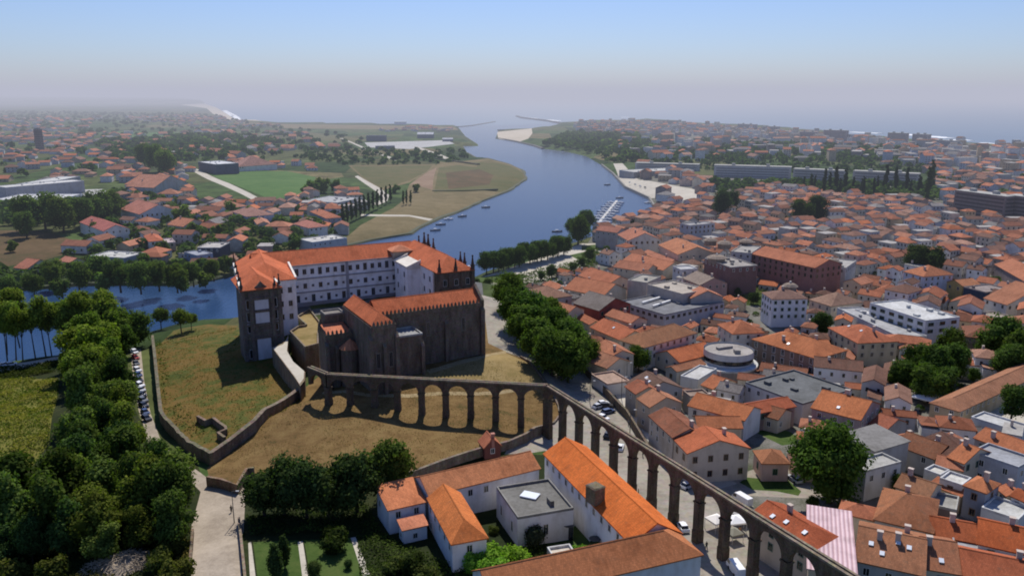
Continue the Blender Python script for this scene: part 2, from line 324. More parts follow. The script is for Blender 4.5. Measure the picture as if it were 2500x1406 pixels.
region('riverside_square','path',GZ([(1230,664),(1330,634),(1420,598),(1470,598),(1500,622),(1440,650),(1360,690),(1260,700),(1180,705),(1150,690)],4))
region('park_lawn','lawn',GZ([(1390,630),(1440,615),(1500,625),(1505,640),(1430,655)],4))
region('park_lawn','lawn',GZ([(1165,683),(1240,672),(1300,678),(1240,692),(1170,697)],4))
region('park_lawn','lawn',GZ([(1420,604),(1460,600),(1470,610),(1420,616)],4))
region('quay','path',GZ([(1497,400),(1520,400),(1560,440),(1700,470),(1720,490),(1680,505),(1640,490),(1560,470),(1525,455)],4))
sq=GG([(1160,715),(1215,730),(1300,745),(1420,860),(1440,900),(1520,990),(1590,1100),(1760,1190),(1800,1160),(1880,1130),(1960,1160),(2060,1210),(1960,1215),(1830,1210),(1860,1290),(1960,1400),(1960,1500),(1700,1500),(1640,1320),(1480,1190),(1400,1110),(1330,1100),(1270,1110),(1230,1110),(1250,1080),(1330,1045),(1368,1015),(1362,985),(1345,945),(1290,880),(1232,858),(1205,846),(1190,838),(1184,790)])
region('cobbled_square','cobble',sq)
region('pavement','path',GG([(1424,880),(1530,1000),(1592,1090),(1640,1122),(1690,1160),(1760,1192),(1800,1180),(1700,1120),(1600,1020),(1540,920),(1500,890)]))
region('street','road',GG([cB(730,1060),cB(830,960),cB(1110,915),cB(1230,930),cB(1300,830),cB(1650,690),cB(1880,610),cB(1800,720),cB(1720,960),cB(1500,1000),cB(1160,960),cB(1090,1040),cB(1360,1280),cB(1470,1345),cB(1420,1380),cB(1060,1190),cB(1000,1090)]))
region('school_yard','path',GG([cC(1700,300),cC(1840,235),cC(2060,240),cC(2200,420),cC(1990,380)]))
region('town_garden','lawn',GG([cH(1640,660),cH(1920,640),cH(2110,720),cH(2070,880),cH(1800,870),cH(1620,820)]))
region('roundabout_lawn','lawn',GG([cC(70,770),cC(120,735),cC(330,755),cC(390,745),cC(490,830),cC(470,860),cC(320,830),cC(160,820)]))
region('lawn','lawn',GG([cC(180,430),cC(290,390),cC(420,430),cC(500,500),cC(360,520)]))
region('dry_grass','dry',GG([(765,905),(850,770),(1150,700),(1176,735),(1186,790),(1192,838),(1240,862),(1020,930),(880,930)]))
region('dry_grass','dry',GG([(738,952),(800,900),(880,915),(1010,925),(1035,905),(1180,868),(1232,858),(1290,880),(1345,945),(1362,985),(1368,1015),(1330,1045),(1245,1078),(1000,1150),(700,1175),(610,1150),(590,1190),(510,1162),(505,1142),(600,1060)]))
region('worn_grass','drylight',GG([(1012,920),(1035,903),(1180,866),(1232,860),(1286,884),(1340,942),(1180,938),(1010,932)]))
region('footpath','worn',GG([(1040,903),(1120,880),(1180,866),(1234,856),(1236,862),(1180,874),(1120,890),(1050,912)]))
region('footpath','worn',GG([(790,955),(900,960),(1000,962),(1160,957),(1330,936),(1338,941),(1160,965),(1000,970),(900,968),(785,962)]))
region('wild_grass','wild',GG([(372,850),(440,800),(580,795),(600,870),(660,850),(735,945),(640,1020),(515,1108),(440,1050),(395,1010)]))
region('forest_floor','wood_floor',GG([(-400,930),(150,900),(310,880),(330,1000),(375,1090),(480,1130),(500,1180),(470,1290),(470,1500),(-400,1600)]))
region('bramble_slope','scrub',GG([(-400,935),(60,925),(140,925),(132,1000),(120,1080),(60,1160),(-20,1200),(-400,1250)]))
region('river_walk','path',GG([(-400,930),(-400,950),(0,908),(150,878),(160,866),(0,893)]))
region('road','road',GG([(318,852),(344,852),(352,930),(372,1020),(398,1088),(470,1140),(508,1168),(600,1192),(606,1260),(590,1310),(595,1600),(455,1600),(468,1280),(490,1200),(440,1150),(362,1085),(338,1000),(325,920)]))
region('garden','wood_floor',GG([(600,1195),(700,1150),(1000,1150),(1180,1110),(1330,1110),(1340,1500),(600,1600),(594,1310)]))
region('garden_lawn','lawn',GG([(618,1322),(728,1318),(742,1420),(630,1420)]))
region('garden_lawn','lawn',GG([(742,1318),(856,1312),(900,1420),(760,1420)]))
region('garden_path','path',GG([(606,1325),(613,1322),(628,1440),(612,1440)]))
region('garden_path','path',GG([(727,1322),(739,1320),(757,1440),(742,1440)]))
region('garden_path','path',GG([(856,1312),(868,1310),(916,1440),(896,1440)]))
region('courtyard','asphalt',GG([(700,742),(760,755),(860,745),(960,715),(1170,690),(1180,720),(1000,700),(860,760),(720,775)]))
def dens(poly,closed=True):
    out=[]; n=len(poly)
    for i in range(n if closed else n-1):
        a,b=poly[i],poly[(i+1)%n]; L=math.hypot(b[0]-a[0],b[1]-a[1]); r=max(30,min(math.hypot(*a),math.hypot(*b)))
        k=max(1,int(L/max(5,r*.03)))
        for j in range(k): out.append((a[0]+(b[0]-a[0])*j/k,a[1]+(b[1]-a[1])*j/k))
    return out
verts=[];edges=[]
def addloop(poly):
    p=dens(poly); i0=len(verts); verts.extend(Vector(q) for q in p); n=len(p); edges.extend((i0+i,i0+(i+1)%n) for i in range(n))
for n_,m_,p_ in regions:
    if p_ is not None: addloop(p_)
for w_ in wpolys: addloop([tuple(q) for q in w_])
r=25.0
while r<75000:
    s=max(4.5,r*.032); A=R(64) if r<400 else R(52)
    k=int(2*A*r/s)
    for i in range(k+1):
        a=-A+2*A*i/k+rng.uniform(-.2,.2)*s/r; q=r+rng.uniform(-.2,.2)*s
        verts.append(Vector((q*math.sin(a),q*math.cos(a))))
    r+=s
res=geometry.delaunay_2d_cdt(verts,edges,[],0,1e-4)
V=np.array([(p.x,p.y) for p in res[0]]); Tr=np.array([f for f in res[2] if len(f)==3])
cen=V[Tr].mean(1)
lab=np.zeros(len(Tr),int)
for i,(n_,m_,p_) in enumerate(regions):
    if p_ is None: continue
    lab[inpoly(cen[:,0],cen[:,1],p_)]=i
for j,w_ in enumerate(wpolys):
    lab[inpoly(cen[:,0],cen[:,1],w_)]=1000+j
Zv=hgt(V[:,0],V[:,1])
# edges of the water: keep vertices on the outline just under the surface
def emit(name,mat,mask,water=False):
    t=Tr[mask]
    if not len(t): return None
    ids,inv=np.unique(t,return_inverse=True); inv=inv.reshape(t.shape)
    a,b,c=V[ids][inv[:,0]],V[ids][inv[:,1]],V[ids][inv[:,2]]
    flip=((b[:,0]-a[:,0])*(c[:,1]-a[:,1])-(b[:,1]-a[:,1])*(c[:,0]-a[:,0]))<0
    inv[flip]=inv[flip][:,::-1]
    z=np.zeros(len(ids)) if water else Zv[ids]
    me=bpy.data.meshes.new(name); me.from_pydata(np.column_stack([V[ids],z]).tolist(),[],inv.tolist()); me.materials.append(M[mat])
    me.polygons.foreach_set('use_smooth',[True]*len(me.polygons)); me.update()
    o=obj(name,me); o['kind']='structure'; return o
done={}
for i,(n_,m_,p_) in enumerate(regions): done.setdefault((n_,m_),[]).append(i)
for (n_,m_),ids in done.items(): emit(n_,m_,np.isin(lab,ids))
emit('river','river',lab==1000,True); emit('sea','sea',lab==1001,True)
# ------------------------------------------------------------------ haze over the land and the sea
def haze(name,label,dens_,colr,y0,y1,z1):
    m,nt=newmat(name); va=nd(nt,'ShaderNodeVolumeAbsorption'); em=nd(nt,'ShaderNodeEmission'); ad=nd(nt,'ShaderNodeAddShader'); o=nd(nt,'ShaderNodeOutputMaterial')
    va.inputs['Color'].default_value=(0,0,0,1); va.inputs['Density'].default_value=dens_; em.inputs['Color'].default_value=(*colr,1); em.inputs['Strength'].default_value=dens_  # the haze emits its own glow in place of scattered daylight
    lk(nt,va.outputs[0],ad.inputs[0]); lk(nt,em.outputs[0],ad.inputs[1]); lk(nt,ad.outputs[0],o.inputs['Volume'])
    hb=MB(); hb.box(0,(y0+y1)/2,-30,90000,y1-y0,z1+30,bot=True); hz=obj(name,hb.mesh(name,[m])); hz['kind']='structure'; hz['label']=label
haze('haze','thin pale haze lying over the whole valley',.00014,(.42,.46,.58),300,72000,215)
haze('sea_mist','lavender mist thickening towards the coast and the sea',.00009,(.60,.57,.65),1400,72100,185)
# ------------------------------------------------------------------ light
SUN_EL,SUN_AZ=R(51),R(1)    # azimuth clockwise from +Y
w_=bpy.data.worlds.new('World'); sc.world=w_; w_.use_nodes=True; nt=w_.node_tree; nt.nodes.clear()
sk=nd(nt,'ShaderNodeTexSky'); sk.sky_type='NISHITA'; sk.sun_disc=False; sk.sun_elevation=SUN_EL; sk.sun_rotation=SUN_AZ; sk.air_density=1.1; sk.dust_density=.4; sk.ozone_density=2.5; sk.altitude=100
bg=nd(nt,'ShaderNodeBackground'); bg.inputs[1].default_value=.105; o=nd(nt,'ShaderNodeOutputWorld'); lk(nt,mix(nt,sk.outputs[0],(.62,.72,1.05),1.0,'MULTIPLY'),bg.inputs[0]); lk(nt,bg.outputs[0],o.inputs[0])
sl=bpy.data.lights.new('sun','SUN'); sl.energy=5.0; sl.angle=R(.53); sl.color=(1,.95,.87); so=obj('sun',sl)
dv=Vector((math.sin(SUN_AZ)*math.cos(SUN_EL),math.cos(SUN_AZ)*math.cos(SUN_EL),math.sin(SUN_EL))); so.rotation_euler=dv.to_track_quat('Z','Y').to_euler()
sc.view_settings.view_transform='Standard'; sc.view_settings.look='None'; sc.view_settings.exposure=0; sc.view_settings.gamma=1
sc.render.engine='CYCLES'; sc.cycles.max_bounces=5; sc.cycles.diffuse_bounces=3; sc.cycles.glossy_bounces=2; sc.cycles.transmission_bounces=3; sc.cycles.volume_bounces=0; sc.cycles.transparent_max_bounces=4
sc.cycles.filter_width=1.9; sc.cycles.use_denoising=True
# ------------------------------------------------------------------ buildings
wins={}
def window_mesh(w,h,kind='frame'):
    k=(w,h,kind)
    if k not in wins:
        b=MB(); t=.14
        for x0,x1,z0,z1 in ((-w/2-t,w/2+t,h/2,h/2+t),(-w/2-t,w/2+t,-h/2-t,-h/2),(-w/2-t,-w/2,-h/2,h/2),(w/2,w/2+t,-h/2,h/2)):
            b.face([(x0,-.09,z0),(x1,-.09,z0),(x1,-.09,z1),(x0,-.09,z1)],0)
            b.face([(x0,-.09,z1),(x1,-.09,z1),(x1,.0,z1),(x0,.0,z1)],0); b.face([(x0,0,z0),(x1,0,z0),(x1,-.09,z0),(x0,-.09,z0)],0)
            b.face([(x0,0,z0),(x0,-.09,z0),(x0,-.09,z1),(x0,0,z1)],0); b.face([(x1,-.09,z0),(x1,0,z0),(x1,0,z1),(x1,-.09,z1)],0)
        b.face([(-w/2,-.03,-h/2),(w/2,-.03,-h/2),(w/2,-.03,h/2),(-w/2,-.03,h/2)],1)
        if kind=='frame':
            b.face([(-.04,-.05,-h/2),(.04,-.05,-h/2),(.04,-.05,h/2),(-.04,-.05,h/2)],0)
        wins[k]=b.mesh('window',['frame','glass'])
    return wins[k]
def rect(A,B,C,h,z0=None,pre=None):
    """eave corners as seen in the photo -> centre, yaw, width, depth, ground, eave height"""
    if pre: return pre
    if z0 is None: z0=GP(*B,h)[2]
    z=z0+h
    a,b,c=Vector(G(*A,z)),Vector(G(*B,z)),Vector(G(*C,z))
    e=b-a; w=e.length; e/=w; n=Vector((-e.y,e.x)); d=(c-b).dot(n)
    ctr=(a+b)/2+n*d/2; yaw=math.atan2(e.y,e.x)
    if d<0: yaw+=pi; d=-d
    return ctr.x,ctr.y,yaw,w,d,z0,z
def roof_geo(b,w,d,kind,rise,ov,m=0,thick=.22,c=None,mw=None,cw=None,hipA=True,hipB=True):
    """roof over a w x d plan, eave at z=0, ridge along x ('G','H') or y ('g','h')"""
    if kind in 'gh': w,d=d,w; T=lambda p:(-p[1],p[0],p[2])
    else: T=lambda p:p
    X,Y=w/2+ov,d/2+ov; dz=-rise*ov/(d/2)
    if kind in 'Gg':
        XA=XB=X
        for s in (-1,1):
            pts=[(-X,s*Y,dz),(X,s*Y,dz),(X,0,rise),(-X,0,rise)] if s<0 else [(X,s*Y,dz),(-X,s*Y,dz),(-X,0,rise),(X,0,rise)]
            up=[T((p[0],p[1],p[2]+thick)) for p in pts]; b.slope(up,m,c)
            lo=[T(p) for p in pts]
            b.face([lo[0],lo[1],up[1],up[0]],m,None,c); b.face([lo[1],lo[2],up[2],up[1]],m,None,c); b.face([lo[3],lo[0],up[0],up[3]],m,None,c)
            b.face(list(reversed(lo)),m,None,c)
        if mw is not None:
            for s in (-1,1):
                q=[T((s*w/2,-d/2,0)),T((s*w/2,d/2,0)),T((s*w/2,0,rise))]
                b.face(q if s>0 else q[::-1],mw,None,cw)
        ends=(-X,X)
    else:
        hx=max(.1,min(w/2*.92,d/2*1.05)); ra=-w/2+hx if hipA else -X; rb=w/2-hx if hipB else X
        for s in (-1,1):
            pts=[(-X,s*Y,dz),(X,s*Y,dz),(rb,0,rise),(ra,0,rise)] if s<0 else [(X,s*Y,dz),(-X,s*Y,dz),(ra,0,rise),(rb,0,rise)]
            up=[T((p[0],p[1],p[2]+thick)) for p in pts]; b.slope(up,m,c); lo=[T(p) for p in pts]; b.face([lo[0],lo[1],up[1],up[0]],m,None,c); b.face(lo[::-1],m,None,c)
        for s,on,rx in ((-1,hipA,ra),(1,hipB,rb)):
            if not on:
                if mw is not None:
                    q=[T((s*w/2,-d/2,0)),T((s*w/2,d/2,0)),T((s*w/2,0,rise))]; b.face(q if s>0 else q[::-1],mw,None,cw)
                continue
            pts=[(s*X,-s*-Y if s<0 else -Y,dz)]; pts=[(s*X,-s*Y,dz),(s*X,s*Y,dz),(rx,0,rise)]
            if s<0: pts=[(-X,Y,dz),(-X,-Y,dz),(rx,0,rise)]
            up=[T((p[0],p[1],p[2]+thick)) for p in pts]; b.slope(up,m,c); lo=[T(p) for p in pts]; b.face([lo[0],lo[1],up[1],up[0]],m,None,c)
        ends=(ra,rb)
    # ridge tiles
    if w>3 and c is None:
        x0,x1=ends
        for s in (-1,1):
            q=[(x0,s*.16,rise+thick-.02),(x1,s*.16,rise+thick-.02),(x1,0,rise+thick+.1),(x0,0,rise+thick+.1)]
            q=[T(p) for p in q]; b.slope(q if s<0 else [q[1],q[0],q[3],q[2]],m,c)
ORANGE=(.44,.125,.05); BRIGHT=(.52,.135,.045); BROWN=(.28,.12,.065); DARK=(.17,.085,.055); TAN=(.42,.21,.11); SALMON=(.56,.23,.13); RED=(.40,.09,.045); GREYR=(.30,.29,.27)
WHITE=(.68,.67,.65); CREAM=(.58,.50,.385); GREYW=(.40,.385,.365); YELLOW=(.6,.42,.16); STONE=(.23,.18,.135); BLUE=(.10,.16,.32); REDW=(.26,.075,.06); PINK=(.62,.44,.38)
footprints=[]; rects=[]
def building(name,label,cat,A,B,C,h,roof='G',rc=ORANGE,wc=WHITE,group=None,rise=None,root=None,z0=None,win=(.95,1.35),wsp=3.2,wmax=16,old=False,ov=.35,chim=0,sky=0,storey=3.1,pre=None,wall='plaster',fc=None,hip=(True,True),sink=2.5,floor=None,faces=None,roofmat=None):
    x,y,yaw,w,d,z0,ze=rect(A,B,C,h,z0,pre); h=ze-z0
    rects.append((x,y,yaw,w,d))
    if root is None: root=empty(name,(x,y,z0),label,cat,group)
    ox,oy,oz=root.location; L=(x-ox,y-oy,z0-oz)
    if roof in 'GgHh': rise=rise if rise is not None else (d if roof in 'GH' else w)*.5*.42
    b=MB()
    if roof=='F':
        b.box(0,0,-sink,w,d,h+sink+.0,m=0,top=0)
        t=.3; ph=.55
        PB=MB()
        for px,py,sx,sy in ((0,-d/2+t/2,w,t),(0,d/2-t/2,w,t),(-w/2+t/2,0,t,d-2*t),(w/2-t/2,0,t,d-2*t)): PB.box(px,py,h+.004,sx,sy,ph)
        obj('parapet',PB.mesh('parapet',['flat']),root,L,yaw,tuple(min(.6,c*1.25+.03) for c in rc))
    else:
        b.box(0,0,-sink,w,d,h+sink)
        if roof in 'Gg' or not all(hip):
            tmp=MB()
            W_,D_=(w,d) if roof in 'GH' else (d,w); T=(lambda p:p) if roof in 'GH' else (lambda p:(-p[1],p[0],p[2]))
            for s,on in ((-1,hip[0]),(1,hip[1])):
                if roof in 'Gg' or not on:
                    q=[T((s*W_/2,-D_/2,h)),T((s*W_/2,D_/2,h)),T((s*W_/2,0,h+rise))]; b.face(q if s>0 else q[::-1],0)
        elif roof=='S':
            for s in (-1,1):
                q=[(s*w/2,-d/2,h),(s*w/2,d/2,h),(s*w/2,d/2,h+(rise or 1.2))]; b.face(q if s>0 else q[::-1],0)
            b.face([(w/2,d/2,h),(-w/2,d/2,h),(-w/2,d/2,h+(rise or 1.2)),(w/2,d/2,h+(rise or 1.2))],0)
    obj('wall',b.mesh('wall',[wall]),root,L,yaw,wc)
    r=MB(); rm='tileold' if old else 'tile'
    if roof=='F':
        r.box(0,0,h-.05,w-.62,d-.62,.12,m=0); rm='flat'
        k=random.Random(int(abs(x*7+y*13)))
        if w*d>120:
            for _ in range(min(5,int(w*d/90))): r.box(k.uniform(-.35,.35)*w,k.uniform(-.35,.35)*d,h+.07,k.uniform(.8,2.2),k.uniform(.8,1.8),k.uniform(.5,1.3),0)
    elif roof=='S':
        rs=rise or 1.2; X,Y=w/2+ov,d/2+ov; k=rs/d
        p=[(-X,-Y,h-k*ov),(X,-Y,h-k*ov),(X,Y,h+rs+k*ov),(-X,Y,h+rs+k*ov)]; up=[(q[0],q[1],q[2]+.2) for q in p]; r.slope(up,0)
        for i in range(4): r.face([p[i],p[(i+1)%4],up[(i+1)%4],up[i]],0)
    else:
        rr=MB(); roof_geo(rr,w,d,roof,rise,ov,hipA=hip[0],hipB=hip[1]); rr.v=[(p[0],p[1],p[2]+h) for p in rr.v]; r=rr
    ro=obj('roof',r.mesh('roof',[roofmat or rm]),root,L,yaw,rc)
    def onroof(fx,fy):
        if roof in 'GH': return h+rise*(1-abs(fy)*2)
        if roof in 'gh': return h+rise*(1-abs(fx)*2)
        if roof=='S': return h+(rise or 1.2)*(fy+.5)
        return h
    k=random.Random(int(abs(x*31+y*17)))
    for i in range(chim):
        fx,fy=k.uniform(-.35,.35),k.uniform(-.3,.3); q=MB(); zz=onroof(fx,fy)-.3; q.box(0,0,0,.9,.7,1.9); q.box(0,0,1.95,1.1,.9,.18,bot=True)
        obj('chimney',q.mesh('chimney',['plaster']),root,(L[0]+fx*w*math.cos(yaw)-fy*d*math.sin(yaw),L[1]+fx*w*math.sin(yaw)+fy*d*math.cos(yaw),L[2]+zz),yaw,(.5,.42,.36))
    for i in range(sky):
        fx=-.36+.72*(i+.5)/sky+k.uniform(-.05,.05); fy=-k.uniform(.14,.36)
        if roof in 'gh': fx,fy=fy,fx
        zz=onroof(fx,fy)+.3; q=MB(); q.box(0,0,0,.8,.95,.14)
        s=obj('skylight',q.mesh('skylight',['sky']),root,(L[0]+fx*w*math.cos(yaw)-fy*d*math.sin(yaw),L[1]+fx*w*math.sin(yaw)+fy*d*math.cos(yaw),L[2]+zz),yaw)
        if roof in 'GH': s.rotation_euler=(math.atan(rise/(d/2)),0,yaw)
        elif roof in 'gh': s.rotation_euler=(0,math.atan(rise/(w/2))*(-1),yaw)
    # windows on the sides one could see from about here
    if win:
        ns=max(1,int(round(h/storey))); side=[]
        for i,(nx,ny,ln,off) in enumerate(((0,-1,w,d/2),(1,0,d,w/2),(0,1,w,d/2),(-1,0,d,w/2))):
            wx,wy=nx*math.cos(yaw)-ny*math.sin(yaw),nx*math.sin(yaw)+ny*math.cos(yaw)
            tc=Vector((-x,-y)).normalized(); f=wx*tc.x+wy*tc.y
            if f>.05 and (faces is None or i in faces): side.append((f,nx,ny,ln,off))
        cells=[]
        for f,nx,ny,ln,off in side:
            n=max(1,int((ln-1)/wsp))
            for a in range(n):
                for s_ in range(ns): cells.append((ns-1-s_,-f,nx,ny,-ln/2+ln*(a+.5)/n,off,(s_+.52)*h/ns))
        cells.sort(key=lambda q:(q[0],q[1])); 
        wm=window_mesh(*win)
        for lv,f,nx,ny,t,off,zz in cells[:wmax]:
            lx,ly=nx*off-ny*t,ny*off+nx*t
            a=math.atan2(ny,nx)+pi/2
            obj('window',wm,root,(L[0]+lx*math.cos(yaw)-ly*math.sin(yaw),L[1]+lx*math.sin(yaw)+ly*math.cos(yaw),L[2]+zz),yaw+a,fc or (.62,.6,.56))
    return root
# ------------------------------------------------------------------ the great convent
co=(-85.2,308.4,25.0); cyaw=R(26.6)
conv=empty('convent',co,'huge white convent with orange hipped roofs and stone end pavilions above the river','convent',None,cyaw)
def lworld(u,v): return (co[0]+u*math.cos(cyaw)-v*math.sin(cyaw),co[1]+u*math.sin(cyaw)+v*math.cos(cyaw))
EV=16.2; VIOL=(.86,.83,.84)
def cpart(name,b,mats,color): return obj(name,b.mesh(name,mats),conv,(0,0,0),0,color)
b=MB(); b.box(19,7,-6,62,14,EV+6); cpart('wall',b,['plaster'],VIOL)
def sh(b): b.v=[(p[0]+(p[1]+34)*.1,p[1],p[2]) for p in b.v]
b=MB(); b.prism([(-23.5,-24),(-4.2,-24),(-4.2,14),(-23.5,14)],-14,EV); sh(b); cpart('wall',b,['plaster'],VIOL)
b=MB(); b.box(52.8,-9.5,-10,14.4,47,EV+10); cpart('wall',b,['plaster'],VIOL)
b=MB(); b.prism([(-23.7,-34),(-10.5,-34),(-10.5,-23.9),(-23.7,-23.9)],-14,EV); 
for u in (-23.2,-17.1-3.6,-17.1+3.6,-11): b.box(u,-34.1,-14,1.3,.7,EV+14)
for z in (-1.2,3.4,8.2,12.6): b.box(-17.1,-34.15,z,13.3,.5,.5,bot=True)
b.box(-17.1,-34.2,EV-.6,13.8,.9,.7,bot=True); cpart('pavilion',b,['stone'],(.9,.9,.98))
b=MB()
for z0,z1 in ((-11,-1.5),(4.1,7.8),(8.9,12.2)): b.face([(-19.4,-34.08,z0),(-14.8,-34.08,z0),(-14.8,-34.08,z1),(-19.4,-34.08,z1)])
b.face([(-10.42,-33,-9),(-10.42,-26,-9),(-10.42,-26,15),(-10.42,-33,15)]); cpart('plaster_panel',b,['plaster'],(.60,.58,.62))
b=MB(); b.box(53.2,-33.5,-10,14.2,9,EV+10.02)
for u in (46.6,50.5,55.5,59.8): b.box(u,-38.1,-10,1.3,.6,EV+10)
for z in (4,9.5,EV-.6): b.box(53.2,-38.15,z,14.6,.5,.55,bot=True)
cpart('pavilion',b,['stone'],(.85,.8,.78))
# roofs
def croof(u,v,w,d,kind,rise,ov,hip,shear=False):
    b=MB(); roof_geo(b,w,d,kind,rise,ov,hipA=hip[0],hipB=hip[1]); b.v=[(p[0]+u,p[1]+v,p[2]+EV) for p in b.v]
    if shear: sh(b)
    cpart('roof',b,['tile'],(.60,.17,.075))
croof(19,7,64,14,'G',4.3,.5,(0,0)); croof(-13.85,-5,19.3,38,'h',4.6,.45,(True,False),True); croof(-17.1,-25,13.2,20,'h',3.9,.4,(True,False)); croof(52.9,-12,14.4,52,'h',4.6,.45,(True,True))
# copings and the small scrolled stair block
b=MB(); b.prism([(-24.1,-34),(-23.4,-34),(-23.4,12),(-24.1,12)],EV-1,EV+1.1); b.prism([(-4.4,-23.5),(-3.7,-23.5),(-3.7,0),(-4.4,0)],EV-1,[EV+.5,EV+.5,EV+1.6,EV+1.6]); sh(b); b.prism([(-11,-34.3),(-10.2,-34.3),(-10.2,-24),(-11,-24)],EV-1,EV+.9); cpart('coping',b,['plaster'],(.74,.70,.63))
b=MB(); b.prism([(40.5,-19),(45.7,-19),(45.7,-4),(40.5,-4)],-6,EV-1.5); cpart('stair_block',b,['plaster'],VIOL)
b=MB(); 
for v in (-19.2,-4.2): 
    b.prism([(40.2,v-.3),(46,v-.3),(46,v+.3),(40.2,v+.3)],EV-1.7,[EV-.6,EV+1.6,EV+1.6,EV-.6])
b.prism([(40.4,-18.9),(45.9,-18.9),(45.9,-4.5),(40.4,-4.5)],EV-1.6,[EV-.9,EV+.7,EV+.7,EV-.9]); cpart('coping',b,['plaster'],(.72,.67,.58))
b=MB(); roof_geo(b,8,7,'h',1.8,.6); b.v=[(p[0]+44.5,p[1]+1.0,p[2]+EV+2.4) for p in b.v]; b2=MB(); b2.box(44.5,1,EV-1,7.6,6.6,3.5); cpart('lantern_wall',b2,['plaster'],(.45,.38,.3)); cpart('lantern_roof',b,['tile'],(.66,.27,.15))
# string courses and plinth on the long front
b=MB()
for z in (4.9,10.3): b.box(21.5,-.12,z,49,.35,.45,bot=True)
b.box(21.5,-.2,-.5,49,.5,1.6); b.box(21.5,-.35,EV-.5,49,.8,.4,bot=True); cpart('string_course',b,['plaster'],(.30,.28,.30))
for u in (-.5,22,44.5): b=MB(); b.box(u,-.1,0,1.1,.4,EV); cpart('pilaster',b,['plaster'],(.36,.34,.36))
# pediments and pinnacles
b=MB(); pr=[(-19.6,0),(-19.2,.6),(-18.3,1.2),(-17.1,2.6),(-15.9,1.2),(-15,.6),(-14.6,0)]
b.face([(u,-34.5,EV+z) for u,z in pr]); b.face([(u,-33.9,EV+z) for u,z in reversed(pr)])
for (a,za),(c_,zc) in zip(pr[:-1],pr[1:]): b.face([(a,-34.5,EV+za),(c_,-34.5,EV+zc),(c_,-33.9,EV+zc),(a,-33.9,EV+za)][::-1])
cpart('pediment',b,['stone'],(.8,.8,.8))
b=MB(); b.box(0,0,0,.95,.95,1.2); b.box(0,0,1.2,1.2,1.2,.25,bot=True); b.box(0,0,1.45,.75,.75,2.5,taper=.3); b.cyl(0,0,3.9,4.4,.32,.22,8)
pin=b.mesh('pinnacle',['stone'])
for u,v,s in [(-23.4,-33.8,1),(-10.9,-33.8,1),(-12.4,-33.9,.85),(-22.6,-24,1),(-21.4,-12,1),(-20.2,0,1),(-19.1,11,1.1),(59.9,-37.6,1.25),(59.9,-30,1.15),(59.9,-26,1.1),(46.5,-37.6,1.1),(53,-37.6,1.1),(59.6,2,1.3),(59.6,8,1.5),(56.5,11,1.3),(59.7,13,1.5)]:
    o=obj('pinnacle',pin,conv,(u,v,EV),0,(.62,.6,.62)); o.scale=(s,s,s)
# windows
wm1,wm2,wm3=window_mesh(1.25,1.9),window_mesh(1.25,2.7),window_mesh(.75,.8)
for i in range(15):
    u=2.2+i*3.02
    obj('window',wm1 if i%3 else wm2,conv,(u,0,13.2),0,(.4,.38,.4)); obj('window',wm1 if i%2 else wm3,conv,(u,0,7.6),0,(.4,.38,.4)); obj('window',wm2 if i%2==0 else wm3,conv,(u,0,2.6),0,(.4,.38,.4))
for z in (-6.5,-1+3.6,6.6-0,10.9): 
    for u in (-21.2,-13): obj('window',window_mesh(1.9,3.0),conv,(u,-34,z),0,(.5,.5,.52))
for z in (2.6,7.4,12.3):
    for v in (-21,-15,-9,-3): obj('window',wm1,conv,(-4.2+(v+34)*.1,v,z),pi/2,(.5,.48,.48))
    for u in (-8.6,-5.4): obj('window',wm1,conv,(u,-24,z),0,(.5,.48,.48))
    for v in (-24,-30): obj('window',wm1,conv,(45.6,v,z),-pi/2,(.5,.48,.48))
    for u in (48.5,53,57.6): obj('window',window_mesh(1.3,2.2),conv,(u,-38,z-.3),0,(.42,.4,.38))
for z in (6.2,11.8):
    for v in (-15.5,-8): obj('window',wm1,conv,(40.5,v,z),-pi/2,(.5,.48,.48))
# ------------------------------------------------------------------ the church
CH=(-39.2,219.3); chy=R(28)
def chw(u,v): return (CH[0]+u*math.cos(chy)-v*math.sin(chy),CH[1]+u*math.sin(chy)+v*math.cos(chy))
church=empty('church',(*chw(10,15),22.5),'dark stone fortress church with crenellated walls and orange roofs','church')
RC=(.58,.165,.07)
def chb(u0,u1,v0,v1,ze,roof,**k):
    x,y=chw((u0+u1)/2,(v0+v1)/2)
    building('church','','church',None,None,None,0,roof,rc=k.pop('rc',RC),wc=k.pop('wc',(.95,.89,.88)),root=church,pre=(x,y,chy,u1-u0,v1-v0,22.5,ze),wall='stone',win=None,ov=k.pop('ov',-.25),sink=4,**k)
chb(0,7.4,0,27.5,42,'h',rise=3.0,hip=(True,False)); chb(7.4,43,17.3,28.6,40,'G',rise=3.6); chb(-8.2,-.05,17.5,26.2,36,'S',rise=1.5,rc=(.62,.22,.12),ov=-.5); chb(7.45,18.6,8.5,17.2,35.2,'F',rc=(.33,.33,.32))
chb(-6,-.02,25.6,31,40,'F',rc=(.2,.18,.16))
def chmesh(name,b,mats,color):
    c_,s_=math.cos(chy),math.sin(chy); b.v=[(CH[0]+p[0]*c_-p[1]*s_-church.location.x,CH[1]+p[0]*s_+p[1]*c_-church.location.y,p[2]-22.5) for p in b.v]
    return obj(name,b.mesh(name,mats),church,(0,0,0),0,color)
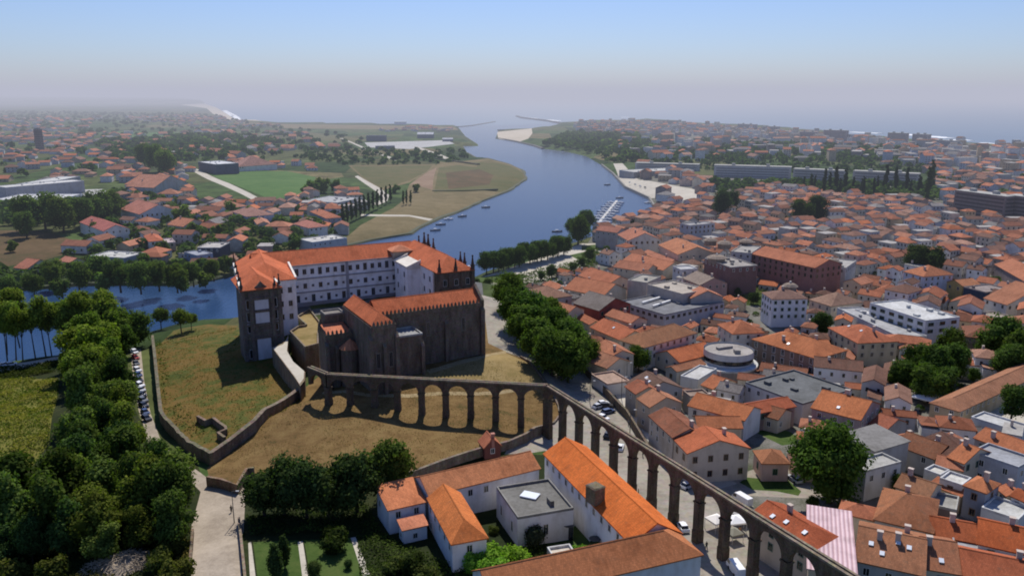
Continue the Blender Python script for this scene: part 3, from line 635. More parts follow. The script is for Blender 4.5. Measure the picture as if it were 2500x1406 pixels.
def merlons(name,u0,v0,u1,v1,z,step=1.25,h=1.15):
    b=MB(); L=math.hypot(u1-u0,v1-v0); n=int(L/step); a=math.atan2(v1-v0,u1-u0); b.prism([(u0-.2*math.sin(a)*-1,v0-.2*math.cos(a)),(u1+.2*math.sin(a),v1-.2*math.cos(a)),(u1-.2*math.sin(a),v1+.2*math.cos(a)),(u0-.2*math.sin(a),v0+.2*math.cos(a))],z-1,z+.35)
    for i in range(n):
        t=(i+.5)/n; x,y=u0+(u1-u0)*t,v0+(v1-v0)*t
        b.box(x,y,z+.35,.62,.42,h*.55,a); b.box(x,y,z+.35+h*.55,.62,.42,h*.55,a,taper=.15)
    chmesh(name,b,['stone'],(1.0,.95,.88))
merlons('battlement',7.6,17.2,42.8,17.2,40); merlons('battlement',.2,-.05,7.2,-.05,42,1.1); merlons('battlement',-8.1,17.5,-.4,17.5,36,1.1); merlons('battlement',-8.1,26.2,-.4,26.2,37.6,1.3); merlons('battlement',-8.2,17.6,-8.2,26,36,1.2)
b=MB(); 
b.face([(43.3,17,39),(43.3,17,41),(43.3,22.95,45.2),(43.3,28.9,41),(43.3,28.9,39)][::-1]); b.face([(42.5,17,39),(42.5,17,41),(42.5,22.95,45.2),(42.5,28.9,41),(42.5,28.9,39)])
for (v0,z0),(v1,z1) in (((17,39),(17,41)),((17,41),(22.95,45.2)),((22.95,45.2),(28.9,41)),((28.9,41),(28.9,39))): b.face([(42.5,v0,z0),(43.3,v0,z0),(43.3,v1,z1),(42.5,v1,z1)][::-1])
chmesh('gable_parapet',b,['stone'],(.9,.85,.78))
b=MB(); b.cyl(-1.6,15.6,16,32.2,2.9,2.9,14,cap=False); chmesh('side_apse',b,['stone'],(.95,.89,.88))
b=MB(); b.cyl(-1.6,15.6,32.2,35.0,3.3,.0,14); chmesh('side_apse_roof',b,['tile'],(.64,.27,.15))
for u,v,sx,sy,z in ((-8.1,17.2,1.1,1.4,33),(-5.2,17.2,1,1.3,32),(-.3,-.2,1.2,1.4,38.5),(7.3,-.2,1.2,1.4,38.5),(3.6,-.4,1.0,1.2,36),(18.4,8.3,1.1,1.2,32),(30,17,1.1,1.3,35),(42.6,17,1.4,1.5,38)):
    b=MB(); b.box(u,v,17,sx,sy,z-17,taper=1); b.prism([(u-sx/2,v-sy/2),(u+sx/2,v-sy/2),(u+sx/2,v+sy/2),(u-sx/2,v+sy/2)],z,[z+.01,z+.01,z+1.3,z+1.3]); chmesh('buttress',b,['stone'],(1.0,.94,.92))
for u,v,z,a in ((3.6-1.8,-.0,32,0),(3.6+1.9,-.0,32,0),(24,17.3,34,0),(36,17.3,34,0),(7.4,4.2,33,pi/2)):
    x,y=chw(u,v); obj('window',window_mesh(.9,4.2),church,(x-church.location.x,y-church.location.y,z-22.5),chy+a,(.25,.22,.19))
# ------------------------------------------------------------------ aqueduct
TOPZ=31.0
P0,P1=(-50.2,211.6),(9.4,202.6); P2=(56.5,110.2); PX=(-56.6,217.6)
def solve(pa,pb,px,z=27):
    lo,hi=-.1,1.4
    for _ in range(50):
        m_=(lo+hi)/2; q=P(pa[0]+(pb[0]-pa[0])*m_,pa[1]+(pb[1]-pa[1])*m_,z)[0]
        if q<px: lo=m_
        else: hi=m_
    return (pa[0]+(pb[0]-pa[0])*lo,pa[1]+(pb[1]-pa[1])*lo)
pillL=[solve(P0,P1,p) for p in (801,854,914,970,1029,1088,1149,1210,1272)]
pillR=[solve(P1,P2,p) for p in (1374,1414,1454,1499,1545,1594,1648,1708,1771,1843)]
dR=(pillR[-1][0]-pillR[-2][0],pillR[-1][1]-pillR[-2][1]); nn=[(pillR[-1][0]+dR[0]*k,pillR[-1][1]+dR[1]*k) for k in (1,2,3)]
run=[PX]+pillL+[P1]+pillR+nn
aq=empty('aqueduct',(P1[0],P1[1],15),'long stone aqueduct of tall round arches crossing the lawn and the square','aqueduct')
ox,oy,oz=aq.location
def apart(name,b,color=(1,1,1),mat_='stone'):
    b.v=[(p[0]-ox,p[1]-oy,p[2]-oz) for p in b.v]; return obj(name,b.mesh(name,[mat_]),aq,(0,0,0),0,color)
for i,p in enumerate(run):
    a=run[max(i-1,0)]; c_=run[min(i+1,len(run)-1)]; yaw=math.atan2(c_[1]-a[1],c_[0]-a[0]); g=H(*p)
    if i==0: continue
    bay=min(math.dist(p,a) if i else 9,math.dist(p,c_) if i<len(run)-1 else 9); wd=2.0 if p==P1 else 1.4
    rad=(bay-wd)/2; sp=TOPZ-1.15-rad
    b=MB(); b.box(*p,g-2,wd+.25,1.75,max(.6,sp-g-1.2)*.35+2,yaw); b.box(*p,g+max(.6,sp-g-1.2)*.35,wd+.1,1.55,sp-g-max(.6,sp-g-1.2)*.35,yaw)
    b.box(*p,sp-.35,wd+.45,1.75,.35,yaw,bot=True); apart('pillar',b,(.70,.62,.54))
for i in range(len(run)-1):
    a,c_=run[i],run[i+1]; L=math.dist(a,c_); yaw=math.atan2(c_[1]-a[1],c_[0]-a[0]); e=((c_[0]-a[0])/L,(c_[1]-a[1])/L); n=(-e[1],e[0]); T=.62
    wa=(1.0 if a==P1 else .78); wb=(1.0 if c_==P1 else .78); rad=(L-wa-wb)/2; sp=TOPZ-1.15-rad; cx=wa+rad
    if i==0: sp=max(sp,26.2)
    pts=[(wa,sp)]+[(cx-rad*math.cos(pi*k/14),sp+rad*math.sin(pi*k/14)) for k in range(1,14)]+[(L-wb,sp)]
    b=MB(); W=lambda t,z,s:(a[0]+e[0]*t+n[0]*T*s,a[1]+e[1]*t+n[1]*T*s,z)
    for s in (-1,1):
        out=[]
        strip=[(0,sp),*pts,(L,sp)]
        for (t0,z0),(t1,z1) in zip(strip[:-1],strip[1:]):
            if t1-t0<1e-6: continue
            q=[W(t0,z0,s),W(t1,z1,s),W(t1,TOPZ,s),W(t0,TOPZ,s)]; b.face(q if s<0 else q[::-1])
    for (t0,z0),(t1,z1) in zip(pts[:-1],pts[1:]): b.face([W(t0,z0,1),W(t1,z1,1),W(t1,z1,-1),W(t0,z0,-1)][::-1])
    apart('arch',b,(.68,.60,.52))
b=MB()
for a,c_ in ((run[0],run[1]),(run[1],P1),(P1,run[-1])):
    L=math.dist(a,c_); e=((c_[0]-a[0])/L,(c_[1]-a[1])/L); n=(-e[1],e[0])
    for s0,s1,z0,z1 in ((-.78,-.28,TOPZ-.02,TOPZ+.38),(.28,.78,TOPZ-.02,TOPZ+.38),(-.28,.28,TOPZ-.02,TOPZ+.1)):
        b.prism([(a[0]+n[0]*s0,a[1]+n[1]*s0),(c_[0]+n[0]*s0,c_[1]+n[1]*s0),(c_[0]+n[0]*s1,c_[1]+n[1]*s1),(a[0]+n[0]*s1,a[1]+n[1]*s1)],z0,z1,bot=True)
apart('water_channel',b,(1.25,1.2,1.1))  # sunlit top put into the stone colour, far paler than arches and pillars
# ------------------------------------------------------------------ ruined walls and terraces round the convent
def path_wall(name,label,pts,h,t=.8,cat='wall',color=(1,1,1),sink=4,mat_='stone',cap=None,rag=0,group=None,hs=None):
    g=[GP(a,b_,h) for a,b_ in pts]; root=g[0]; bb=MB(); k=random.Random(len(pts)*7+int(pts[0][0]))
    pp=[]
    for (x0,y0,z0),(x1,y1,z1) in zip(g[:-1],g[1:]):
        L=math.hypot(x1-x0,y1-y0); n=max(1,int(L/(2.5 if rag else 5)))
        for i in range(n): pp.append((x0+(x1-x0)*i/n,y0+(y1-y0)*i/n))
    pp.append(g[-1][:2]); zz=[H(*q) for q in pp]; n=len(pp); off=[]
    for i in range(n):
        a,c_=pp[max(0,i-1)],pp[min(n-1,i+1)]; L=math.hypot(c_[0]-a[0],c_[1]-a[1]) or 1; off.append((-(c_[1]-a[1])/L*t/2,(c_[0]-a[0])/L*t/2))
    top=[z+h+(k.uniform(-rag,rag) if rag else 0) for z in zz]
    for i in range(n-1):
        q=[(pp[i][0]+s*off[i][0]-root[0],pp[i][1]+s*off[i][1]-root[1]) for s in (-1,1)]; r_=[(pp[i+1][0]+s*off[i+1][0]-root[0],pp[i+1][1]+s*off[i+1][1]-root[1]) for s in (-1,1)]
        a0,a1=zz[i]-sink-root[2],zz[i+1]-sink-root[2]; b0,b1=top[i]-root[2],top[i+1]-root[2]
        bb.face([(*q[0],a0),(*r_[0],a1),(*r_[0],b1),(*q[0],b0)]); bb.face([(*q[1],a0),(*q[1],b0),(*r_[1],b1),(*r_[1],a1)]); bb.face([(*q[0],b0),(*r_[0],b1),(*r_[1],b1),(*q[1],b0)],1)
        if i==0: bb.face([(*q[0],a0),(*q[0],b0),(*q[1],b0),(*q[1],a0)])
        if i==n-2: bb.face([(*r_[0],a1),(*r_[1],a1),(*r_[1],b1),(*r_[0],b1)])
    o=obj(name,bb.mesh(name,[mat_,cap or mat_]),None,root,0,color); return tag(o,label,cat,group)
path_wall('stone_wall','long straight dark stone wall running down between the two dry fields',[(737,941),(690,975),(620,1025),(560,1072),(515,1103)],3.2,1.3,color=(1.1,1.05,.98))
path_wall('stone_wall','ragged ivy grown retaining wall above the road with the parked cars',[(372,820),(378,870),(384,930),(392,1000),(405,1020),(430,1045),(460,1075),(500,1097),(515,1103)],3.5,1.0,rag=.35,color=(.9,.95,.8),sink=9)
path_wall('stone_wall','low angular ruined wall jutting into the wild grass corner',[(482,1014),(502,1025),(520,1018),(550,1040),(552,1046),(532,1054),(548,1066)],1.8,.8,color=(1.2,1.1,1.0))
path_wall('stone_wall','low wall closing the lawn above the road end',[(505,1162),(540,1168),(578,1182),(602,1142),(620,1140)],2.4,.7,color=(1.15,.98,.85))
path_wall('stone_wall','long low garden wall between the brown lawn and the orange roofed manor',[(1000,1152),(1080,1122),(1180,1090),(1240,1076),(1284,1057),(1325,1037)],2.3,.7,color=(1.1,1.05,1.0))
path_wall('stone_wall','low kerb wall curving round the lawn under the aqueduct corner',[(1325,1037),(1352,1030),(1366,1012),(1364,990),(1355,970),(1345,950),(1320,915),(1292,880),(1270,868)],.6,.5,color=(1.1,1.05,1.0))
path_wall('stone_wall','thin straight wall between the plane trees and the row of street houses',[(1418,882),(1460,925),(1530,1000),(1585,1090)],2.6,.55,color=(.85,.8,.72))
path_wall('stone_wall','pale garden wall on the right edge of the bottom road',[(583,1262),(588,1310),(598,1406),(604,1460)],1.5,.5,color=(1.3,1.2,1.1))
path_wall('stone_wall','dark low wall on the left edge of the bottom road',[(470,1290),(466,1340),(462,1460)],1.0,.5,color=(.9,.8,.7))
path_wall('stone_wall','terracotta coped wall in front of the church square edge',[(1424,878),(1500,905),(1506,930),(1490,950)],1.4,.4,mat_='plaster',color=(.7,.55,.45))
def plateau(name,label,pts,z,zlow,topm,col_=(1,1,1),cat='terrace',edge=.7,para=.8):
    pg=[G(a,b_,z) for a,b_ in pts]; ar=sum(pg[i][0]*pg[(i+1)%len(pg)][1]-pg[(i+1)%len(pg)][0]*pg[i][1] for i in range(len(pg)))
    if ar<0: pg.reverse()
    r0=pg[0]; q=[(x-r0[0],y-r0[1]) for x,y in pg]; b=MB(); b.prism(q,zlow-z,0,0,top=0)
    o=obj(name,b.mesh(name,['stone']),None,(r0[0],r0[1],z),0,col_); tag(o,label,cat)
    cx_=sum(p[0] for p in q)/len(q); cy_=sum(p[1] for p in q)/len(q)
    b=MB(); b.face([(cx_+(p[0]-cx_)*.93,cy_+(p[1]-cy_)*.93,.03) for p in q]); obj('turf',b.mesh('turf',[topm]),o)
    if para:
        b=MB(); n=len(q)
        for i in range(n):
            a,c_=q[i],q[(i+1)%n]; L=math.dist(a,c_) or 1; m_=(-(c_[1]-a[1])/L*.5,(c_[0]-a[0])/L*.5)
            b.prism([a,c_,(c_[0]+m_[0],c_[1]+m_[1]),(a[0]+m_[0],a[1]+m_[1])],-.05,para+i*.003)
        obj('parapet',b.mesh('parapet',['stone']),o,(0,0,0),0,tuple(min(1.4,c_*1.25) for c_ in col_))
    return o
plateau('terrace','dry grass terrace inside old parapet walls beside the church',[(708,813),(728,800),(747,797),(725,776),(757,757),(790,800),(778,812),(778,843),(744,852)],24.5,14,'drylight',(1,.95,.88))
plateau('bastion','thick sunlit ruined wall stump sloping to the aqueduct end',[(664,848),(690,838),(698,828),(704,815),(700,855),(716,883),(745,908),(744,928),(733,942),(720,922),(692,885)],22.5,12,'path',(1.35,1.2,1.0),'ruin',para=.0)
plateau('terrace','small upper grass terrace below the long convent front',[(792,772),(840,764),(842,776),(800,792)],25.5,18,'drylight',(1,.95,.88))
# ------------------------------------------------------------------ the manor below the aqueduct (one building, several wings)
mx,my=G(1300,1230,17.5); manor=empty('manor',(mx,my,17.5),'white many winged manor with orange tiled roofs and inner courtyard beside the aqueduct','manor')
MC=dict(root=manor,wc=(.70,.69,.68),rise=None)
OR=(.68,.18,.042)
def wing(A,B,C,h,roof,**k): building('manor','','manor',A,B,C,h,roof,root=manor,wc=k.pop('wc',(.70,.69,.70)),z0=k.pop('z0',17.5),rc=k.pop('rc',OR),**k)
wing((1330,1108),(1541,1326),(1650,1290),9,'G',rise=3.0,wmax=16,faces=(0,1))
wing((1200,1470),(1712,1352),(1640,1290),9,'H',rise=3.0,win=None,rc=(.52,.20,.085),hip=(False,True))
wing((1048,1208),(1316,1143),(1308,1098),7.2,'G',rise=2.2,wmax=4,rc=(.54,.22,.10))
wing((1046,1216),(1104,1326),(1183,1303),7,'H',rise=2.4,hip=(False,True),wmax=8,rc=(.62,.20,.06))
wing((949,1245),(1038,1225),(1029,1180),6,'S',rise=1.6,wmax=3,rc=(.60,.22,.10))
wing((984,1294),(1042,1281),(1038,1264),3.6,'S',rise=.6,win=(.8,1.0),wmax=2,wsp=2.2,rc=(.64,.25,.14))
q=MB(); q.box(0,0,0,2.8,2.6,3.4); q.box(0,0,3.4,3.1,2.9,.25,bot=True,taper=.8)
x,y=G(1453,1218,27.6); obj('chimney',q.mesh('chimney',['stone']),manor,(x-mx,y-my,27.0-17.5),R(-55),(1.0,.95,.8))
for A_,z_ in (((1388,1296),19.5),((1452,1330),19.5)):
    x,y=G(*A_,z_); q=MB(); q.box(0,0,-2,2.4,.3,3.4); q.cyl(0,0,1.4,1.41,1.2,1.2,12); obj('archway',q.mesh('archway',['glass']),manor,(x-mx,y-my,2),R(-52))
building('courtyard_house','grey flat roofed building with a big white skylight in the manor courtyard','building',(1212,1193),(1264,1268),(1390,1232),6.6,'F',rc=(.17,.165,.15),wc=(.62,.61,.60),z0=17.5,win=(.9,2.2),wmax=5,wsp=6,storey=6)
x,y=G(1294,1203,24.9); q=MB(); q.box(0,0,0,3.6,2.6,.25); o=obj('skylight',q.mesh('skylight',['sky']),None,(x,y,24.3),R(-24)); tag(o,'large white roof window on the grey flat courtyard roof','skylight')
building('brick_chapel','tiny red brick house with a steep gable and tall chimney by the garden wall','house',(1183,1092),(1222,1086),(1236,1066),5.0,'g',rc=(.55,.2,.11),wc=(.20,.075,.06),win=(.8,1.1),wmax=2,rise=2.0,z0=18)
x,y=G(1203,1064,25.5); q=MB(); q.box(0,0,0,.7,.7,3.2); q.box(0,0,3.2,.95,.95,.4,bot=True); o=obj('chimney_stack',q.mesh('chimney_stack',['plaster']),None,(x,y,22.6),.3,(.42,.2,.15)); tag(o,'tall narrow brick chimney with a pale cap behind the tiny brick house','chimney')
building('garden_shed','small beige flat roofed shed among the bright green bushes of the manor yard','shed',cF(1770,1140),cF(1830,1240),cF(2010,1130),2.6,'F',rc=(.62,.55,.45),wc=(.6,.5,.4),z0=17.5,win=None)
# ------------------------------------------------------------------ town buildings read off the photo
# (crop, A, B, C, eave height, roof, roof colour, wall colour, label, extras)
TB=[
(cC,(545,1235),(150,990),(196,822),8,'H',(.50,.135,.06),CREAM,'orange hipped house with three skylights standing right behind the last aqueduct arches',dict(sky=3,hip=(False,True),wmax=12)),
(cC,(540,1355),(860,1410),(830,1022),7.5,'S',(.78,.56,.58),CREAM,'pink and white striped corrugated roof between two brown tiled houses',dict(roofmat='corr',rise=1.4,win=None)),
(cC,(862,1300),(1320,1402),(1290,1118),7,'G',(.42,.19,.10),GREYW,'long brown tiled house with small skylights next to the pink corrugated roof',dict(old=True,sky=4,chim=3,rise=2.8)),
(cC,(1322,1352),(1562,1392),(1530,1160),6.5,'G',(.45,.19,.10),CREAM,'short brown tiled house with one skylight ending the long brown terrace',dict(old=True,sky=1,chim=1,rise=2.6)),
(cC,(990,1020),(1380,1112),(1372,880),6.5,'H',(.40,.17,.085),GREYW,'big old brown house with several steep hips beyond the long brown terrace',dict(old=True,rise=3.2,chim=1)),
(cC,(1130,800),(1352,872),(1362,765),6.5,'G',(.40,.20,.11),CREAM,'brown roofed back wing between the big tree wall and the steep hipped house',dict(old=True)),
(cC,(1375,1125),(1672,1180),(1655,1045),5.5,'G',ORANGE,CREAM,'low orange roofed house between the grey flat box and the long right hand terrace',dict(chim=1)),
(cC,(1690,1185),(2060,1270),(2040,1085),6,'G',BRIGHT,WHITE,'bright orange roofed house on the lower right edge of the town',dict()),
(cC,(1520,1225),(2040,1330),(2030,1235),5,'F',(.34,.34,.35),GREYW,'long grey flat strip roof between two orange roofs at the lower right',dict(win=None)),
(cC,(1575,1395),(2060,1500),(2040,1300),6,'G',(.50,.15,.07),CREAM,'red orange roof in the bottom right corner of the photo',dict()),
(cC,(800,640),(930,705),(1062,592),7,'F',(.40,.39,.36),WHITE,'white walled flat house half hidden behind the big round tree',dict(wmax=4)),
(cC,(770,445),(990,562),(1120,472),7.5,'S',(.24,.23,.215),GREYW,'grey corrugated roof hall behind the big round tree',dict(rise=1.0,roofmat='flat',win=None)),
(cC,(562,265),(890,347),(1010,237),6.5,'G',(.62,.22,.09),(.36,.28,.27),'pair of orange roofed houses joined side by side in front of the street bend',dict(chim=2,sky=1,rise=3.0)),
(cC,(110,100),(500,247),(655,88),6,'F',(.15,.155,.155),WHITE,'wide grey flat roofed hall with a white stepped edge below the long stone school',dict(wmax=4)),
(cC,(215,312),(330,345),(402,285),4,'G',BROWN,CREAM,'small brown roof in front of the wide grey hall',dict(old=True,wmax=2)),
(cC,(960,372),(1068,412),(1140,342),4.5,'G',(.42,.15,.09),GREYW,'small red brown roof right of the joined orange houses',dict(wmax=2)),
(cC,(1122,500),(1275,470),(1350,412),5,'G',(.52,.21,.11),CREAM,'orange roof beside the dark brown roof with skylights',dict(wmax=2)),
(cC,(1130,515),(1390,612),(1420,500),5,'G',BROWN,GREYW,'red brown lean roof before the dark brown skylight roof',dict(old=True,wmax=3)),
(cC,(1305,480),(1440,602),(1568,482),5.5,'G',(.15,.075,.055),GREYW,'dark chocolate brown roof with two bright skylights',dict(old=True,sky=2,wmax=3)),
(cC,(1668,470),(1992,592),(2045,510),6.5,'G',(.52,.19,.09),(.40,.33,.31),'long orange roofed row house with dark balconies on the right edge',dict(wmax=8)),
(cC,(1640,570),(1962,680),(2020,600),6.5,'F',(.35,.36,.38),(.48,.47,.48),'grey terraced flat roofed house with three dark windows below the balconied row',dict(wmax=5)),
(cC,(1490,602),(1592,642),(1650,522),6,'G',(.60,.22,.10),CREAM,'steep orange roof wedged beside the grey terraced house',dict(wmax=3)),
(cC,(1365,232),(1562,290),(2200,20),5,'h',(.44,.21,.12),(.48,.38,.25),'very long narrow brown roofed school wing running to the right edge',dict(old=True,wmax=10,hip=(True,False))),
(cC,(1640,335),(1950,432),(1992,380),4,'F',(.55,.55,.53),WHITE,'long white flat roof beside the pale school yard',dict(win=None)),
(cC,(1408,655),(1582,692),(1602,622),4.5,'G',SALMON,CREAM,'small salmon roof above the two white boxes',dict(wmax=2)),
(cC,(1322,692),(1432,732),(1452,682),4.5,'F',(.62,.6,.54),WHITE,'little cream flat roof left of the white box house',dict(win=None)),
(cC,(1428,752),(1580,802),(1612,742),5.5,'F',(.66,.65,.6),WHITE,'white box house with a cream flat roof among the small roofs',dict(wmax=2)),
(cC,(1366,782),(1570,866),(1585,828),4,'S',(.50,.19,.10),CREAM,'narrow orange lean roof before the cream box house',dict(rise=.7,win=None)),
(cC,(1370,932),(1542,972),(1522,872),4.8,'F',(.34,.33,.30),(.22,.16,.14),'grey weathered flat roof with a dark brown wall',dict(win=None)),
(cC,(1598,792),(1742,842),(1782,762),7,'H',(.58,.22,.10),(.27,.29,.33),'orange hipped house with slate blue walls on the right',dict(wmax=6)),
(cC,(1820,812),(1882,862),(1926,802),5,'G',(.55,.2,.1),CREAM,'small orange gable right of the slate blue walled house',dict(wmax=2)),
(cC,(1915,862),(2005,902),(2062,852),5.5,'G',ORANGE,WHITE,'orange gable cut by the right edge above the white terrace',dict(wmax=2)),
(cC,(1710,952),(1962,1037),(2010,942),4,'F',(.52,.52,.49),WHITE,'white walled roof garden with planted terrace on the right',dict(win=None)),
(cC,(70,245),(185,305),(300,185),5,'g',(.50,.145,.07),(.30,.22,.2),'steep orange gable beside the grey hall and the striped terrace',dict(wmax=2)),
(cE,(1315,292),(1390,402),(1576,337),4.6,'H',(.46,.20,.10),PINK,'small square cottage with a brown hipped roof behind the roundabout lawn',dict(wmax=4,rise=1.8)),
(cD,(1200,545),(1285,635),(1615,552),7.5,'G',(.55,.165,.075),(.60,.52,.42),'cream gable fronted house with orange roof facing the square',dict(rise=2.6,wmax=10)),
(cD,(1045,400),(1192,535),(1345,470),8,'G',(.33,.13,.075),(.52,.47,.40),'dark brown roofed street house between the plaza gable house and the pale roof',dict(old=True,wmax=10)),
(cD,(972,292),(1048,345),(1228,305),7.5,'G',(.50,.23,.13),(.45,.38,.30),'pale orange roofed house at the bend of the street wall',dict(wmax=6,rise=2.2)),
(cD,(1290,335),(1640,428),(1722,352),6,'G',(.56,.20,.085),WHITE,'broad orange roof with white gable behind the street row',dict(wmax=4,chim=1)),
(cD,(1320,402),(1352,472),(1605,442),5,'g',(.50,.185,.085),CREAM,'narrow orange roof before the broad orange one',dict(wmax=2)),
(cD,(1255,250),(1300,285),(1400,255),5,'F',(.30,.22,.17),CREAM,'small brown yard roof behind the bend house',dict(win=None)),
(cD,(895,215),(960,262),(1035,190),7,'G',(.42,.15,.085),(.4,.36,.3),'red brown roof at the top of the street of low houses',dict(old=True,wmax=3)),
(cA,(1010,1205),(1125,1285),(1330,1185),6,'G',(.20,.12,.09),GREYW,'dark roof with two white skylights in front of the round library',dict(old=True,sky=2,wmax=3)),
(cA,(650,405),(865,475),(962,420),6,'G',(.52,.19,.10),CREAM,'orange roof nearest the riverside gardens',dict(wmax=4)),
(cA,(540,505),(830,562),(862,480),7,'G',(.54,.21,.11),CREAM,'orange roofed house with an arcaded cream gable near the plane trees',dict(wmax=6)),
(cA,(285,512),(442,577),(512,522),4.5,'H',(.34,.19,.13),GREYW,'small brown hipped roof beside the plane trees top end',dict(old=True,wmax=3)),
(cA,(385,475),(470,520),(520,480),4,'G',(.55,.22,.12),CREAM,'tiny orange roof tucked above the small brown hip',dict(wmax=1)),
(cA,(612,612),(802,668),(832,562),6.5,'G',(.25,.22,.20),REDW,'grey roofed house with a dark red front wall',dict(wmax=6,old=True)),
(cA,(430,657),(562,692),(622,642),4.5,'G',SALMON,CREAM,'low salmon roof by the plane trees left of the dark red house',dict(wmax=2)),
(cA,(600,705),(732,772),(762,732),4.5,'G',(.52,.19,.10),CREAM,'small orange roof directly beside the plane tree row',dict(wmax=2)),
(cA,(740,792),(962,888),(1042,802),6,'G',(.55,.18,.09),CREAM,'bright orange roof left of the long tan hipped building',dict(wmax=4,sky=1)),
(cA,(850,702),(1040,762),(1112,722),6.5,'G',(.52,.21,.12),CREAM,'orange roof with white coped edges above the bright orange one',dict(wmax=4)),
(cA,(958,886),(1140,942),(1492,822),8,'h',(.44,.21,.11),(.62,.57,.49),'long tan hipped building with a row of small square windows',dict(old=True,wmax=22,rise=3.2)),
(cA,(1220,987),(1402,1052),(1612,962),5.5,'g',(.58,.18,.075),CREAM,'vivid orange roof in front of the long tan hipped building',dict(wmax=3)),
(cA,(1302,1092),(1382,1122),(1522,1042),4.5,'g',(.46,.20,.11),GREYW,'narrow tan roof below the vivid orange one',dict(old=True,wmax=2)),
(cA,(770,932),(892,1012),(962,932),6,'G',(.50,.21,.12),CREAM,'tan orange roof at the foot of the plane trees',dict(wmax=3)),
(cA,(700,1037),(862,1097),(962,1022),4.5,'G',(.44,.21,.13),CREAM,'pale brown roof touching the thin straight wall',dict(old=True,wmax=2)),
(cA,(745,1150),(865,1225),(925,1135),3.5,'F',(.42,.29,.22),WHITE,'open terracotta roof terrace with white parapets by the thin wall',dict(win=None)),
(cA,(1410,1162),(1542,1192),(1652,1102),5,'F',(.58,.57,.54),WHITE,'white flat panel roof left of the round library',dict(win=None)),
(cA,(1570,1222),(1652,1252),(1692,1155),5.5,'G',(.58,.21,.10),CREAM,'small steep orange roof before the round library',dict(wmax=2)),
(cA,(1690,770),(1802,842),(1950,782),11,'H',(.52,.19,.095),(.64,.57,.47),'tall cream house with orange hipped roof and long shadowed windows by the tan building',dict(wmax=14,rise=3.0,chim=1)),
(cA,(950,605),(1292,705),(1722,605),8,'F',(.21,.21,.22),(.46,.45,.47),'large pale grey market building with a bent front and sunken roof',dict(wmax=24,win=(1.6,1.3))),
(cB,(112,697),(590,842),(828,782),9,'H',(.56,.205,.09),(.25,.19,.145),'long brown stone school with two rows of tall windows and orange hipped roof',dict(wmax=30,win=(1.1,2.0),chim=3,sky=1)),
(cB,(565,710),(600,735),(770,790),8.5,'g',(.60,.22,.10),(.25,.19,.145),'orange roofed rear wing of the long brown stone school',dict(win=None)),
(cB,(682,612),(902,727),(1092,662),9,'H',(.55,.185,.095),(.52,.45,.32),'olive walled villa with orange hipped roof beside the white modern hall',dict(wmax=16,sky=2,chim=1)),
(cB,(990,432),(1405,567),(1605,522),11,'F',(.62,.62,.60),(.72,.72,.74),'big white modern hall with roof machinery behind the square trees',dict(wmax=20,win=(2.4,1.2),wsp=4.5)),
(cB,(745,470),(1215,690),(1235,600),6,'F',(.42,.42,.42),(.68,.66,.66),'long low pale annex wall in front of the white modern hall',dict(win=None)),
(cB,(880,480),(1000,530),(1090,500),6,'F',(.6,.6,.6),(.7,.7,.72),'low white flat link block left of the modern hall',dict(win=None)),
(cB,(262,400),(525,396),(535,345),12,'H',(.30,.18,.14),(.74,.73,.74),'round shouldered white villa with many small windows and brown roof',dict(wmax=26,win=(.9,1.2),wsp=2.6)),
(cB,(540,402),(702,452),(802,382),7,'H',(.40,.25,.18),CREAM,'tan hipped house right of the round white villa',dict(old=True,wmax=5)),
(cB,(1242,192),(1392,232),(1482,182),11,'H',(.56,.22,.11),(.42,.46,.56),'pale blue town house with orange roof and tall white window frames',dict(wmax=14)),
(cB,(1560,272),(1682,302),(1702,262),7,'g',(.55,.24,.12),(.50,.36,.14),'ochre gable house left of the navy blue wall',dict(wmax=3)),
(cB,(1690,312),(1852,352),(1882,292),7,'F',(.30,.25,.23),(.035,.05,.09),'navy blue walled house right of the ochre gable',dict(win=None)),
(cB,(1842,392),(2012,442),(2142,322),8,'G',(.48,.21,.12),(.66,.62,.56),'white fronted orange roofed house on the right edge of the old town',dict(wmax=8)),
(cB,(1692,522),(1832,562),(1932,502),4,'F',(.42,.36,.30),GREYW,'low tan flat roof above the parked cars at the right',dict(win=None)),
(cB,(1922,140),(2145,265),(2205,165),8,'G',(.50,.20,.11),(.25,.2,.2),'long dark fronted orange roofed block on the far right',dict(wmax=8)),
(cN,(545,1085),(995,1185),(1010,1120),15,'G',(.52,.195,.105),(.30,.155,.135),'long red brown apartment block with pale dormers in the middle of the old town',dict(wmax=40,win=(1.2,1.6),wsp=3.4,rise=3.2)),
(cN,(395,1072),(540,1085),(560,1030),15,'F',(.38,.36,.33),(.58,.54,.50),'cream apartment block with domed stair tower left of the red brown block',dict(wmax=12)),
(cN,(992,1165),(1215,1190),(1230,1130),11,'F',(.42,.40,.37),(.62,.60,.57),'cream white apartment block with one dome right of the red brown block',dict(wmax=10)),
(cN,(205,1120),(390,1185),(400,1110),14,'F',(.36,.33,.30),(.22,.12,.11),'dark red tower block with a white gable front and shallow dome',dict(wmax=10)),
(cN,(30,870),(100,885),(235,860),12,'F',(.33,.32,.32),(.50,.50,.54),'pale blue grey apartment block standing over the waterfront roofs',dict(wmax=14)),
(cH,(320,60),(440,130),(700,60),12,'G',(.52,.21,.13),(.58,.55,.50),'tall waterfront house with a white windowed front beside the park',dict(wmax=14)),
(cH,(70,10),(310,40),(330,5),12,'G',(.46,.19,.13),(.33,.30,.31),'dark fronted waterfront house at the river end of the street',dict(wmax=8)),
(cH,(790,180),(1010,290),(1250,190),9,'G',(.55,.23,.12),CREAM,'wide orange hall roof behind the waterfront houses',dict(wmax=4,rise=4)),
(cH,(270,430),(640,490),(690,430),5,'G',(.50,.205,.12),CREAM,'long low orange roof behind the riverside gardens',dict(wmax=3)),
